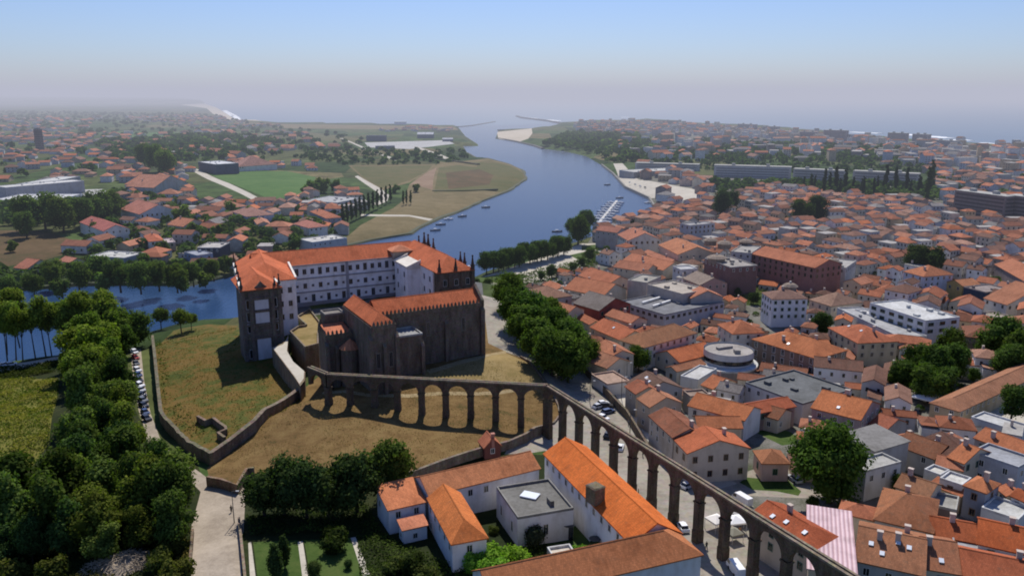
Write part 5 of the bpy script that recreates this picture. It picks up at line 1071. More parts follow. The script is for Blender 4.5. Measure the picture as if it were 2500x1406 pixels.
def clear(x,y,r):
    dx,dy=x-rc4[:,0],y-rc4[:,1]; lx,ly=np.abs(dx*rcs+dy*rsn),np.abs(-dx*rsn+dy*rcs)
    return bool(np.all(np.hypot(fp[:,0]-x,fp[:,1]-y)>fp[:,2]+r)) and not bool(np.any((lx<rc4[:,3]/2+r)&(ly<rc4[:,4]/2+r)))
openp=[p_ for n_,m_,p_ in regions if p_ is not None and n_ in ('cobbled_square','street','school_yard','town_garden','riverside_square','quay','avenue','bright_field','meadow','olive_field','tan_field','dry_field','lane','concrete_lot','shipyard','park_lawn','roundabout_lawn','lawn','sand_spit','beach','track')]
cand=[]   # (screen size, x, y, zone)
ZONES=[('old',[(1454,560),(1600,524),(1650,505),(1760,490),(1900,462),(2060,488),(2240,495),(2320,540),(2520,560),(2700,600),(2700,1000),(2500,900),(2350,780),(2100,720),(1800,700),(1560,680),(1480,640)],820,11.2),
('old',[(2050,700),(2350,780),(2600,830),(2700,1000),(2450,960),(2200,900)],48,12.5),('old',[(1560,900),(1900,1000),(2150,1150),(2500,1250),(2500,1000),(2200,960),(1800,880),(1600,850)],60,12),('infill',[(1290,700),(1420,640),(1560,690),(1800,700),(2100,720),(2350,800),(2520,960),(2520,1420),(2080,1420),(1900,1180),(1640,1090),(1540,960),(1440,880),(1400,800)],200,7.6),
('quay',[(1500,430),(1560,400),(1720,440),(1740,480),(1640,490)],30,15),
('mid',[(2260,420),(2600,440),(2700,600),(2520,556),(2330,536)],120,12),
('coast',[(1400,305),(1560,300),(1700,308),(2000,328),(2250,350),(2600,372),(2700,420),(2300,425),(2150,372),(1900,348),(1700,335),(1500,335),(1400,318)],520,13),
('coast',[(1500,345),(1900,350),(2250,368),(2300,415),(1900,395),(1560,392)],110,17),('coast',[(2150,372),(2600,380),(2600,440),(2300,425)],90,14),
('left',[(0,640),(300,640),(560,640),(700,600),(840,560),(850,500),(700,490),(480,500),(300,560),(220,600),(100,640)],95,15),
('left',[(300,420),(470,410),(480,490),(640,500),(500,520),(330,560),(280,500)],60,16),
('left',[(560,392),(760,398),(800,416),(680,414),(540,418)],18,17),
('leftfar',[(-100,330),(260,330),(330,400),(290,450),(-100,480)],170,17),('leftfar',[(-100,290),(250,288),(260,330),(-100,335)],80,24),
('leftfar',[(260,330),(500,318),(700,318),(860,355),(560,390),(330,400)],75,24),('village',[(300,285),(560,285),(600,300),(700,305),(560,312),(320,300)],120,18),('village',[(1000,308),(1100,312),(1100,320),(900,318)],25,16),
('quay',[(690,480),(870,470),(900,500),(860,520),(740,520)],22,14)]
for zi,(zn,pg,n,dm) in enumerate(ZONES):
    for x,y in fill(pg,n,dm,openp,31+zi):
        if not clear(x,y,dm*.36): continue
        px,py=P(x,y,10); d=math.hypot(x,y,105)
        cand.append((1000/d if -60<px<2560 and py<1450 else .1/d,x,y,zn,dm))
cand.sort(reverse=True)
HC=[((.38,.14,.075),'orange'),((.40,.17,.10),'salmon'),((.28,.115,.07),'brick red'),((.20,.105,.075),'brown'),((.34,.19,.135),'faded pink'),((.45,.145,.06),'vivid orange'),((.22,.205,.195),'grey')]
WC=[((.70,.69,.67),'white'),((.64,.57,.46),'cream'),((.46,.45,.43),'grey'),((.56,.44,.30),'sandy'),((.48,.50,.56),'pale blue'),((.60,.46,.40),'pinkish'),((.34,.28,.25),'brown')]
def simple_house(x,y,zn,dm,k):
    w=dm*k.uniform(.62,1.25); d=dm*k.uniform(.52,.86); h=k.choice([4.5,6.5,6.5,7.5,9.5]) if zn in('old','quay','mid') else k.choice([3,3.5,4.5,6]) if zn=='infill' else k.choice([3.5,4.5,6.5])
    if zn=='coast': w*=k.choice([1,1,1.8]); h=k.choice([6,8,9,12,16])
    base=.5*math.sin(x*.006+1)+.35*math.sin(y*.008)+.35; yaw=base+k.choice([0,pi/2])+k.gauss(0,.09)
    ri=k.choices(range(7),[4,3,4,4,3,1.5,1.6 if zn!='coast' else 4])[0]; wi=k.choices(range(7),[6,4,3,2,1,1,1])[0]
    rf=k.choices('GHF',[6,3,.8 if zn!='coast' else 4])[0]
    return w,d,h,yaw,ri,wi,rf
lm=[(o['label'],o.location.x,o.location.y) for o in col.objects if o.get('category') in('house','building','library','convent','church','apartment block') and o.parent is None]
SHORT={}
def landmark(x,y):
    best=sorted(lm,key=lambda q:(q[1]-x)**2+(q[2]-y)**2)[0]
    n=' '.join(best[0].split()[:5]); dx,dy=best[1]-x,best[2]-y
    rel='right of' if abs(dx)>abs(dy)*.8 and dx<0 else ('left of' if abs(dx)>abs(dy)*.8 else ('beyond' if dy<0 else 'in front of')); return rel,n
k=random.Random(11); NIND=205; used={}; far=MB(); candz=hgt(np.array([c[1] for c in cand]),np.array([c[2] for c in cand])).tolist()
ZL={'infill':'squeezed between the nearer town roofs','old':'in the dense old town','quay':'near the river quay','mid':'towards the right edge slabs','coast':'in the hazy seaside town','left':'among the left bank gardens','leftfar':'in the far left suburb','village':'in the hazy beach village'}
for i,(s_,x,y,zn,dm) in enumerate(cand):
    w,d,h,yaw,ri,wi,rf=simple_house(x,y,zn,dm,k); z=candz[i]; rc_,rn=HC[ri]; wc_,wn=WC[wi]; rise=d*.5*.45
    j=k.uniform(.7,1.2); rc_=tuple(c*j for c in rc_)
    if i<NIND:
        rel,ln=landmark(x,y); lb=f"{wn} {'low' if h<6 else 'tall' if h>9 else ''} {rn} {'hipped' if rf=='H' else 'flat' if rf=='F' else 'gabled'} house {ZL[zn]}".replace('  ',' ')
        used.setdefault(lb,[]).append((x,y,w,d,h,yaw,rf,rc_,wc_,z,rise,zn,ri))
    else:
        ax=(math.cos(yaw),math.sin(yaw)); c0=len(far.v); t=MB(); t.box(0,0,-2,w,d,h+2,c=wc_)
        if zn!='coast' or True:
            if d*1000/math.hypot(x,y)>8:
                for sx in (-1,0,1):
                    for lv in range(int(h//3)):
                        zz=lv*3+1.2
                        for sy in (-1,1): t.face([(sx*w*.3-.5,sy*(d/2+.03),zz),(sx*w*.3+.5,sy*(d/2+.03),zz),(sx*w*.3+.5,sy*(d/2+.03),zz+1.4),(sx*w*.3-.5,sy*(d/2+.03),zz+1.4)],0,None,(.05,.05,.06))
        if rf=='F': t.box(0,0,h,w+.3,d+.3,.4,c=(.36,.34,.32),bot=True)
        else:
            r_=MB(); roof_geo(r_,w,d,rf,rise,.35,c=rc_,mw=0,cw=wc_); o_=len(t.v); t.v+=[(p[0],p[1],p[2]+h) for p in r_.v]; t.f+=[tuple(q+o_ for q in f) for f in r_.f]; t.m+=r_.m; t.uv+=r_.uv; t.c+=r_.c
        far.v+=[(x+p[0]*ax[0]-p[1]*ax[1],y+p[0]*ax[1]+p[1]*ax[0],z+p[2]) for p in t.v]; far.f+=[tuple(q+c0 for q in f) for f in t.f]; far.m+=t.m; far.uv+=t.uv; far.c+=t.c
o=obj('distant_houses',far.mesh('distant_houses',['vcol'])); tag(o,'the many small orange roofs of the farther town quarters',None,None,'stuff')
for lb,L in used.items():
    for (x,y,w,d,h,yaw,rf,rc_,wc_,z,rise,zn,ri) in L:
        lab_,grp=lb,'houses alike: '+lb
        if True:
            rel,ln=landmark(x,y); l2=(lb.split(' house ')[0]+' house '+rel+' the '+ln).split(); l2=l2[:15]
            while l2[-1] in('with','and','the','of','a','between','in','beside','behind','at','before','by','on','long','right','left'): l2.pop()
            lab_=' '.join(l2)
        o=empty('house',(x,y,z),lab_,'house','houses '+('of ' if zn!='infill' else '')+ZL[zn].replace('in the ','the ').replace('among the ','the ').replace('near the ','the ').replace('towards the ','the '))
        b=MB(); b.box(0,0,-2.5,w,d,h+2.5)
        if rf=='G':
            for s in (-1,1):
                q=[(s*w/2,-d/2,h),(s*w/2,d/2,h),(s*w/2,0,h+rise)]; b.face(q if s>0 else q[::-1])
        ns=max(1,int(h/3))
        for lv in range(ns):
            zz=(lv+.5)*h/ns
            for sx,sy,ln_ in ((0,-1,w),(0,1,w),(1,0,d),(-1,0,d)):
                n=max(1,int(ln_/3))
                for a in range(n):
                    t=-ln_/2+ln_*(a+.5)/n
                    if sx==0:
                        yy=sy*(d/2+.05); b.box(t,sy*d/2,zz-.85,1.15,.12,1.6,m=1,bot=True); p=[(t-.42,yy+sy*.03,zz-.7),(t+.42,yy+sy*.03,zz-.7),(t+.42,yy+sy*.03,zz+.6),(t-.42,yy+sy*.03,zz+.6)]; b.face(p if sy<0 else p[::-1],2)
                    else:
                        xx=sx*(w/2+.08); b.box(sx*w/2,t,zz-.85,.12,1.15,1.6,m=1,bot=True); p=[(xx,t-.42,zz-.7),(xx,t+.42,zz-.7),(xx,t+.42,zz+.6),(xx,t-.42,zz+.6)]; b.face(p if sx>0 else p[::-1],2)
        obj('wall',b.mesh('wall',['plaster','frame','glass']),o,(0,0,0),yaw,wc_)
        r=MB()
        if rf=='F': r.box(0,0,h,w+.3,d+.3,.35,bot=True); obj('roof',r.mesh('roof',['flat']),o,(0,0,0),yaw,(.38,.36,.33))
        else:
            roof_geo(r,w,d,rf,rise,.35); r.v=[(p[0],p[1],p[2]+h) for p in r.v]; obj('roof',r.mesh('roof',['tileold' if ri in(2,3) else 'tile']),o,(0,0,0),yaw,rc_)
        kk=random.Random(int(abs(x*5+y*3)))
        if kk.random()<.45 and rf!='F':
            sx=kk.choice((-1,1)); aw,ad,ah=w*.5,d*.55,h*kk.uniform(.5,.75); ax_,ay_=sx*(w/2+aw/2-.05),kk.uniform(-.2,.2)*d; q=MB(); q.box(0,0,-2.5,aw,ad,ah+2.5); lo=(ax_*math.cos(yaw)-ay_*math.sin(yaw),ax_*math.sin(yaw)+ay_*math.cos(yaw),0); obj('annex',q.mesh('annex',['plaster']),o,lo,yaw,wc_)
            q=MB(); roof_geo(q,ad,aw,'h',aw*.16,.25) if False else q.slope([(-aw/2-.2,-ad/2-.25,ah),(aw/2+.2,-ad/2-.25,ah),(aw/2+.2,ad/2+.25,ah+ad*.22),(-aw/2-.2,ad/2+.25,ah+ad*.22)]); obj('annex_roof',q.mesh('annex_roof',['tileold']),o,lo,yaw,rc_)
        if random.Random(int(abs(x*9))).random()<.55:
            q=MB(); q.box(0,0,0,.8,.7,1.6); obj('chimney',q.mesh('chimney',['plaster']),o,(w*.2*math.cos(yaw)-d*.1*math.sin(yaw),w*.2*math.sin(yaw)+d*.1*math.cos(yaw),h+rise*.6),yaw,(.55,.47,.40))
# far woodland, one mass
def woodland(name,label,zones,seed,size,color_lo,color_hi):
    g=np.random.default_rng(seed); V_=[];C_=[]; 
    for pg,n,dm,rad in zones:
        pp_=[q for q in fill(pg,n,dm,openp,seed+n,8,14) if clear(*q,1.5)]; zz_=hgt(np.array([q[0] for q in pp_]),np.array([q[1] for q in pp_])).tolist() if pp_ else []
        for x,y in pp_:
            z=zz_.pop(0); d=math.hypot(x,y); r=rad*g.uniform(.6,1.3); nl=int(np.clip(26000/d,16,60)); s=r*2.6/math.sqrt(nl)
            q=g.normal(size=(nl,3)); q/=np.linalg.norm(q,axis=1)[:,None]; q[:,2]=abs(q[:,2])*.95+.05
            c=np.array([x,y,z+r*.35])+q*r*np.array([1,1,.85])*g.uniform(.8,1.1,(nl,1)); nr=q+g.normal(size=(nl,3))*.5; nr/=np.linalg.norm(nr,axis=1)[:,None]
            t=np.cross(nr,g.normal(size=(nl,3))); t/=np.linalg.norm(t,axis=1)[:,None]; u=np.cross(nr,t)
            V_.append(np.stack([c-t*s,c-u*s*.8,c+t*s,c+u*s*.8],1).reshape(-1,3)); m_=g.uniform(); cc=np.array(color_lo)*(1-m_)+np.array(color_hi)*m_
            C_.append(np.repeat((cc*g.uniform(.65,1.35,(nl,1))),4,0))
    v=np.concatenate(V_); c=np.concatenate(C_); me=bpy.data.meshes.new(name); me.from_pydata(v.tolist(),[],np.arange(len(v)).reshape(-1,4).tolist()); me.materials.append(M['leaf'])
    a=me.color_attributes.new('shade','FLOAT_COLOR','POINT'); a.data.foreach_set('color',np.column_stack([c,np.ones(len(c))]).ravel().tolist()); me.update()
    o=obj(name,me,None,(0,0,0),0,(1,1,1)); tag(o,label,None,None,'stuff'); return o
woodland('distant_woodland','hazy belts of trees and hedges over the far left plain and the right headland',[
([(-300,270),(500,280),(700,310),(900,335),(860,400),(560,385),(480,420),(300,420),(-300,480)],1150,17,5.5),
([(250,350),(560,330),(700,350),(560,385),(430,400),(280,400)],350,11,7),
([(1315,356),(1400,325),(1560,335),(1560,390),(1500,395),(1400,372)],240,12,7),
([(1500,340),(1900,345),(2250,365),(2300,415),(1900,395),(1560,395)],430,12,5.5),
([(1560,392),(1900,372),(2260,388),(2290,425),(1940,425),(1740,415),(1560,412)],260,11,4.5),
([(1740,445),(1950,450),(2260,460),(2300,490),(2060,478),(1900,458),(1760,470)],130,10,5.5),
([(760,360),(1130,365),(1140,385),(1000,400),(850,400),(720,380)],150,16,4.5),
([(300,480),(500,500),(840,490),(840,560),(600,630),(300,650),(150,620),(280,560)],330,11,4.5),
([(-100,480),(300,470),(300,560),(-100,545)],120,11,5.5),
([(-100,650),(560,640),(575,668),(440,692),(200,692),(-100,705)],150,9,5),
([(1480,560),(1600,520),(1900,465),(2500,540),(2600,900),(2000,740),(1560,640)],420,10,2.6),([(1290,700),(1420,640),(1560,690),(2100,720),(2350,800),(2520,960),(2520,1400),(2100,1300),(1900,1130),(1640,1040),(1540,940),(1440,860)],240,6,1.5),
([(1480,640),(1560,300)],0,9,3),
([(2260,420),(2600,440),(2700,560),(2330,530)],120,14,4.5)],77,1,(.045,.075,.03),(.09,.13,.045))
# ------------------------------------------------------------------ scrub on the left slope, brushwood heap, pergola
def scrub(name,label,poly,n,size,c1,c2,seed,hh=1.0):
    g=np.random.default_rng(seed); pg=[GP(a,b)[:2] for a,b in poly]; xs=[p[0] for p in pg]; ys=[p[1] for p in pg]
    X=g.uniform(min(xs),max(xs),n*3); Y=g.uniform(min(ys),max(ys),n*3); ok=inpoly(X,Y,pg); X,Y=X[ok][:n],Y[ok][:n]; m=len(X)
    ph=np.sin(X*.45+1.3*np.sin(Y*.3))+np.sin(Y*.52+X*.17+.7*np.sin(X*.8)); Z=hgt(X,Y)+hh*np.clip(.35+.3*ph+g.normal(size=m)*.2,.02,1.6)
    nr=g.normal(size=(m,3))*.6; nr[:,2]+=1; nr/=np.linalg.norm(nr,axis=1)[:,None]; t=np.cross(nr,g.normal(size=(m,3))); t/=np.linalg.norm(t,axis=1)[:,None]; u=np.cross(nr,t)
    s_=size*g.uniform(.5,1.4,(m,1)); c=np.column_stack([X,Y,Z]); v=np.stack([c-t*s_,c-u*s_*.6,c+t*s_,c+u*s_*.6],1).reshape(-1,3)
    f=np.clip(.5+.25*ph+g.normal(size=m)*.22,0,1)[:,None]; cc=np.repeat(np.array(c1)*(1-f)+np.array(c2)*f,4,0)
    me=bpy.data.meshes.new(name); me.from_pydata(v.tolist(),[],np.arange(len(v)).reshape(-1,4).tolist()); me.materials.append(M['leaf'])
    a=me.color_attributes.new('shade','FLOAT_COLOR','POINT'); a.data.foreach_set('color',np.column_stack([cc,np.ones(len(cc))]).ravel().tolist()); me.update()
    o=obj(name,me); tag(o,label,None,None,'stuff'); return o
scrub('bramble','sunlit yellow green brambles covering the slope left of the wood',[(-200,935),(60,922),(145,925),(132,1000),(118,1085),(55,1165),(-20,1205),(-200,1250)],26000,.34,(.07,.11,.02),(.24,.22,.045),3)
scrub('undergrowth','dark rough undergrowth beside the river walk',[(-200,905),(0,898),(140,880),(150,905),(60,922),(-200,935)],5000,.4,(.03,.045,.012),(.06,.07,.02),4)
scrub('weeds','weedy tufts over the wild grass below the convent pavilion',[(380,850),(440,805),(575,800),(590,870),(650,860),(730,945),(640,1020),(520,1100),(450,1050),(400,1010)],9000,.2,(.06,.075,.018),(.15,.115,.035),5,.5)
scrub('ivy','green creeper thicket inside the ragged road wall',[(372,825),(392,830),(420,960),(450,1000),(500,1040),(500,1080),(440,1050),(395,1000)],3500,.32,(.035,.06,.015),(.10,.13,.03),6,1.3)
scrub('weeds','tufts of weeds scattered over the rough bottom left verge',[(-50,1330),(330,1300),(470,1290),(465,1420),(-50,1420)],9000,.24,(.035,.05,.014),(.12,.10,.03),8,.9)
scrub('flower_beds','dense planting and flower beds of the lower manor garden',[(600,1260),(900,1230),(930,1300),(1100,1380),(1320,1330),(1340,1420),(880,1420),(870,1300),(610,1310)],9000,.24,(.022,.038,.012),(.07,.10,.025),9,1.0)
g=random.Random(4); b=MB(); hx,hy,hz_=GP(300,1380)
for i in range(420):
    a=g.uniform(0,2*pi); r=g.uniform(0,1)**.6; x,y=r*7.5*math.cos(a),r*3.6*math.sin(a); zt=2.4*(1-r*r)*g.uniform(.4,1.1)+.1; t=g.uniform(0,pi); l=g.uniform(.5,1.3)
    tube(b,(x-l*math.cos(t),y-l*math.sin(t),zt+g.uniform(-.3,.3)),(x+l*math.cos(t),y+l*math.sin(t),zt+g.uniform(-.3,.4)),.05,.03,4)
b.cyl(0,0,-.5,1.2,5.5,2.0,12)
tag(obj('brushwood_heap',b.mesh('brushwood_heap',['plain']),None,(hx,hy,hz_),.3,(.36,.29,.21)),'pale heap of dry cut brushwood at the bottom left','brushwood')
# ------------------------------------------------------------------ cars
def extrude_profile(b,pr,y0,y1,m=0,tuck=0.0):
    n=len(pr); zmax=max(p[1] for p in pr)
    def yy(z,s): return s-(tuck*(z-.6) if z>.6 else 0)*(1 if s>0 else -1)
    for i in range(n):
        (xa,za),(xb,zb)=pr[i],pr[(i+1)%n]; b.face([(xa,yy(za,y0),za),(xb,yy(zb,y0),zb),(xb,yy(zb,y1),zb),(xa,yy(za,y1),za)][::-1],m)
    b.face([(x,yy(z,y0),z) for x,z in pr],m); b.face([(x,yy(z,y1),z) for x,z in reversed(pr)],m)
def car_proto(kind_):
    root=empty('car',(0,0,-50),'car','car')
    if kind_=='van': body=[(-2.5,.3),(2.5,.3),(2.5,.9),(2.3,1.05),(1.75,1.9),(1.5,2.05),(-2.45,2.05),(-2.5,1.9)]; cab=[(1.0,1.15),(2.12,1.15),(1.72,1.82),(1.0,1.82)]; zr=None
    elif kind_=='estate': body=[(-2.15,.3),(2.15,.3),(2.18,.62),(1.95,.82),(1.15,.92),(-2.1,.95),(-2.2,.6)]; cab=[(-2.05,.93),(1.05,.93),(.45,1.42),(-1.75,1.45)]; zr=(-1.7,.42,1.45)
    else: body=[(-1.95,.3),(1.95,.3),(2.0,.6),(1.8,.80),(1.0,.90),(-1.75,.95),(-2.0,.62)]; cab=[(-1.7,.93),(.95,.90),(.35,1.42),(-1.2,1.45)]; zr=(-1.18,.34,1.46)
    b=MB(); extrude_profile(b,body,-.86,.86,0,.05); obj('body',b.mesh('body',['paint']),root)
    b=MB(); extrude_profile(b,cab,-.78 if kind_!='van' else -.875,.78 if kind_!='van' else .875,0,.16 if kind_!='van' else .02); obj('window',b.mesh('window',['glass']),root)
    if zr: b=MB(); b.prism([(zr[0],-.63),(zr[1],-.63),(zr[1],.63),(zr[0],.63)],zr[2]-.06,zr[2]+.03,bot=True); obj('body',b.mesh('car_roof',['paint']),root)
    for sx in (-1.28,1.25):
        for sy in (-.82,.82):
            b=MB(); n=12
            for i in range(n):
                a0,a1=2*pi*i/n,2*pi*(i+1)/n; q=[(.32*math.cos(a),.32*math.sin(a)+.32) for a in (a0,a1)]
                b.face([(q[0][0],-.1,q[0][1]),(q[1][0],-.1,q[1][1]),(q[1][0],.1,q[1][1]),(q[0][0],.1,q[0][1])][::-1])
            for s in (-.1,.1): b.face([(.32*math.cos(2*pi*i/n),s,.32+.32*math.sin(2*pi*i/n)) for i in range(n)][::(1 if s<0 else -1)])
            obj('wheel',b.mesh('wheel',['rubber']),root,(sx,sy,0))
    for sy in (-.62,.62): b=MB(); b.box(0,0,0,.08,.3,.14,bot=True); obj('headlight',b.mesh('headlight',['sky']),root,(2.0 if kind_!='van' else 2.5,sy,.58))
    return root
protos={q:car_proto(q) for q in('hatch','estate','van')}
firstuse=set()
def car(kd,p,q,colr,label,group=None):
    x,y,z=GP(*p); x2,y2,_=GP(*q); yaw=math.atan2(y2-y,x2-x)
    if kd not in firstuse:
        o=protos[kd]; firstuse.add(kd); o.location=(x,y,z+.02); o.rotation_euler=(0,0,yaw); o['label']=label
        if group: o['group']=group
        for ch in o.children:
            if ch.name.split('.')[0]=='body': ch.color=(*colr,1)
    else: o=dup(protos[kd],(x,y,z+.02),yaw,label,colr); (o.__setitem__('group',group) if group else o.pop('group',None))
WH=(.78,.78,.78); SV=(.45,.46,.48); BK=(.02,.02,.024); RD=(.35,.03,.025); BL=(.04,.07,.17); GY=(.14,.145,.15)
for kd,p,q,c_,lb in [('hatch',cD(722,350),cD(760,338),SV,'silver car at the left of the four parked together on the square'),('hatch',cD(752,332),cD(790,326),WH,'white car at the back of the four parked together on the square'),('estate',cD(772,345),cD(810,345),BK,'black car between the white and the dark blue one on the square'),('estate',cD(785,382),cD(825,372),BL,'dark blue car nearest of the four parked together on the square'),('hatch',cD(752,422),cD(780,432),WH,'white car alone behind the arcade below the four parked ones'),('hatch',cD(783,530),cD(800,505),BK,'black car seen through the third tall arch of the square'),('hatch',cD(860,610),cD(868,580),WH,'white hatchback parked sideways behind the sixth pillar of the square'),('hatch',cD(1285,850),cD(1330,835),SV,'silver car parked against the aqueduct near the cream gable house'),('van',cD(1625,945),cD(1570,915),WH,'white van standing behind the arcade beside the orange hipped house'),('hatch',cE(680,990),cE(640,930),WH,'white car with a dark windscreen beside the manor bottom corner'),('van',cE(1150,1370),cE(1090,1290),WH,'white van at the bottom edge between the last pillars'),('estate',cC(442,760),cC(395,725),SV,'silver estate car beside the roundabout lawn'),('hatch',cC(425,640),cC(470,690),BK,'dark car in the shadow of the small square cottage'),('hatch',cC(990,62),cC(1010,85),BK,'black car at the wide street bend below the stone school'),('estate',cC(1145,305),cC(1200,330),WH,'white car driving down the street past the joined orange houses'),('hatch',cC(1275,300),cC(1290,270),BK,'dark car at the kerb by the white awning'),('hatch',cC(1345,375),cC(1390,385),SV,'silver car parked in front of the long school wing'),('hatch',cC(1395,388),cC(1440,398),WH,'white car parked right of the silver one before the long school wing'),('hatch',cE(590,380),cE(500,330),SV,'light car at the cream gable house corner'),('hatch',cD(1120,660),cD(1160,680),WH,'white car behind the aqueduct at the end of the thin wall')]: car(kd,p,q,c_,lb)
for i,(u,v) in enumerate(((1690,682),(1725,668),(1755,655),(1790,640),(1825,628),(1850,616))): car('hatch',cB(u,v),cB(u+20,v+20),[BK,WH,SV,BK,WH,GY][i],ORD[i]+' parked car from the left in the short row under the right hand trees','cars under the right hand trees')
for i,(px,py) in enumerate(((329,862),(331,876),(333,890),(336,906),(338,918),(340,931),(342,943),(344,955),(346,967),(349,980),(351,993),(355,1010),(358,1025))): car('estate' if i%3==0 else 'hatch',(px,py),(px+9,py+4),[WH,RD,GY,WH,BL,BK,WH,SV,BK,GY,BK,BL,BK][i],ORD[i]+' parked car from the river end of the line on the left road','cars parked along the left road')
for i,(px,py) in enumerate(((12,893),(28,892))): car('hatch',(px,py),(px+20,py-3),WH,['left','right'][i]+' white car parked on the river walk at the left edge','cars on the river walk')
for i,(u,v) in enumerate(((1140,845),(1185,850),(1210,842))): car('hatch',cB(u,v),cB(u+30,v-8),[WH,SV,BK][i],['left','middle','right'][i]+' car parked between the olive villa and the dark square trees')
for i,(u,v) in enumerate(((2160,665),(2200,680),(2235,690),(2270,700))): 
    px,py=cM(u,v); car('hatch',(px,py),(px+10,py+2),[WH,SV,WH,BK][i],ORD[i]+' car from the left on the quay across the river','cars on the far quay')
# ------------------------------------------------------------------ market tents and sunshades on the square
def tent(p,label,colr,w,h,yaw):
    x,y,z=GP(*p); o=empty('market_tent',(x,y,z),label,'tent',None,yaw); b=MB(); X=w/2
    for a in range(4):
        c0,s0=[(1,1),(-1,1),(-1,-1),(1,-1)][a],[(-1,1),(-1,-1),(1,-1),(1,1)][a]
        b.face([(c0[0]*X,c0[1]*X,h*.72),(s0[0]*X,s0[1]*X,h*.72),(0,0,h)]); b.face([(c0[0]*X,c0[1]*X,h*.62),(s0[0]*X,s0[1]*X,h*.62),(s0[0]*X,s0[1]*X,h*.72),(c0[0]*X,c0[1]*X,h*.72)])
    obj('canopy',b.mesh('canopy',['canvas']),o,(0,0,0),0,colr)
    for sx in (-1,1):
        for sy in (-1,1): b=MB(); b.box(sx*X*.95,sy*X*.95,0,.08,.08,h*.7); obj('pole',b.mesh('pole',['plain']),o,(0,0,0),0,(.5,.5,.5))
for p,lb,c_,w,h,a in ((cE(975,985),'white market tent left of the sixth square pillar',(.80,.76,.70),3.4,3.2,.5),(cE(1140,990),'larger white market tent right of the seventh square pillar',(.82,.82,.82),3.6,3.2,.2),(cE(1205,930),'grey market tent half hidden behind the larger white one',(.42,.40,.38),3.2,3.0,.7),(cE(1130,1090),'olive grey tent in front of the larger white one',(.22,.21,.16),2.8,2.8,.4),(cC(1325,235),'white awning at the street corner near the dark square',(.78,.80,.82),6,3.2,.8)): tent(p,lb,c_,w,h,a)
# ------------------------------------------------------------------ lamps and people
def lamp(p,label,h=7.0,group=None):
    x,y,z=GP(*p); o=empty('street_lamp',(x,y,z),label,'street lamp',group); b=MB(); tube(b,(0,0,-.3),(0,0,h),.12,.07,6); tube(b,(0,0,h),(1.1,0,h+.25),.06,.05,5); obj('post',b.mesh('post',['plain']),o,(0,0,0),0,(.10,.10,.10)); b=MB(); b.box(1.2,0,h+.12,.7,.28,.16,bot=True); obj('lamp_head',b.mesh('lamp_head',['plain']),o,(0,0,0),0,(.5,.5,.5))
for p,lb in (((572,1275),'dark lamp post on the bottom road'),((1517,975),'lamp post by the thin wall at the square'),(cE(210,150),'slim lamp post behind the fifth square pillar'),(cD(900,200),'tall lamp post at the top of the low street'),((1440,985),'lamp post left of the four parked cars')): lamp(p,lb)
def person(p,label,shirt,trouser,h=1.72,yaw=0,stride=.22):
    x,y,z=GP(*p); o=empty('person',(x,y,z),label,'person',None,yaw)
    vs=[(0,0,.95),(0,0,1.15),(0,0,1.40),(0,0,1.50),(0,0,1.56),(0,.19,1.42),(stride*.5,.25,1.15),(stride*1.1,.24,.90),(0,-.19,1.42),(-stride*.4,-.25,1.15),(-stride*.3,-.24,.90),(0,.10,.92),(stride*.6,.10,.50),(stride*.5,.10,.06),(stride*.5+.14,.10,.03),(0,-.10,.92),(-stride*.4,-.10,.50),(-stride*1.1,-.10,.08),(-stride*1.1+.14,-.10,.03)]
    es=[(0,1),(1,2),(2,3),(3,4),(2,5),(5,6),(6,7),(2,8),(8,9),(9,10),(0,11),(11,12),(12,13),(13,14),(0,15),(15,16),(16,17),(17,18)]
    rs=[.15,.14,.15,.06,.06,.07,.05,.035,.07,.05,.035,.10,.075,.05,.04,.10,.075,.05,.04]
    me=bpy.data.meshes.new('body'); me.from_pydata(vs,es,[]); me.materials.append(M['plain']); b=obj('body',me,o,(0,0,0),0,shirt)
    md=b.modifiers.new('skin','SKIN'); 
    for i,r in enumerate(rs): me.skin_vertices[0].data[i].radius=(r,r)
    me.skin_vertices[0].data[0].use_root=True; sb=b.modifiers.new('sub','SUBSURF'); sb.levels=1; sb.render_levels=1
    q=MB(); n=8
    for a0,a1,z0,z1,r0,r1 in ((0,0,1.53,1.60,.06,.095),(0,0,1.60,1.70,.095,.10)): q.cyl(0,0,z0,z1,r0,r1,n,cap=False)
    q.cyl(0,0,1.70,1.78,.10,.03,n); obj('head',q.mesh('head',['plain']),o,(0,0,0),0,(.40,.25,.18)); q=MB(); q.cyl(-.01,0,1.69,1.80,.112,.04,n); obj('hair',q.mesh('hair',['plain']),o,(0,0,0),0,(.05,.035,.025))
    q=MB()
    for sy,dx in ((.10,stride*.5),(-.10,-stride*.5)): tube(q,(0,sy,.98),(dx*.8,sy,.5),.125,.095,7); tube(q,(dx*.8,sy,.5),(dx*1.2,sy,.08),.095,.065,7)
    obj('trousers',q.mesh('trousers',['plain']),o,(0,0,0),0,trouser); o.scale=(h/1.78,)*3
for p,lb,s_,t_,a in ((cE(325,345),'person in dark clothes walking on the square behind the fifth pillar',(.04,.04,.05),(.03,.03,.04),.6),(cE(890,1165),'person in a black top at the bottom pillar by the manor corner',(.02,.02,.025),(.05,.05,.07),2.0),(cE(1185,1030),'person in an orange shirt beside the olive grey tent',(.55,.28,.12),(.08,.08,.1),1.0),(cE(285,690),'person in a yellow top near the manor roof edge',(.6,.45,.12),(.1,.1,.12),.3),((565,1250),'person in dark clothes walking on the bottom road',(.05,.045,.04),(.03,.03,.04),-1.2),(cD(912,460),'person in grey by the thin wall',(.2,.2,.22),(.05,.05,.06),.9)): person(p,lb,s_,t_,yaw=a)
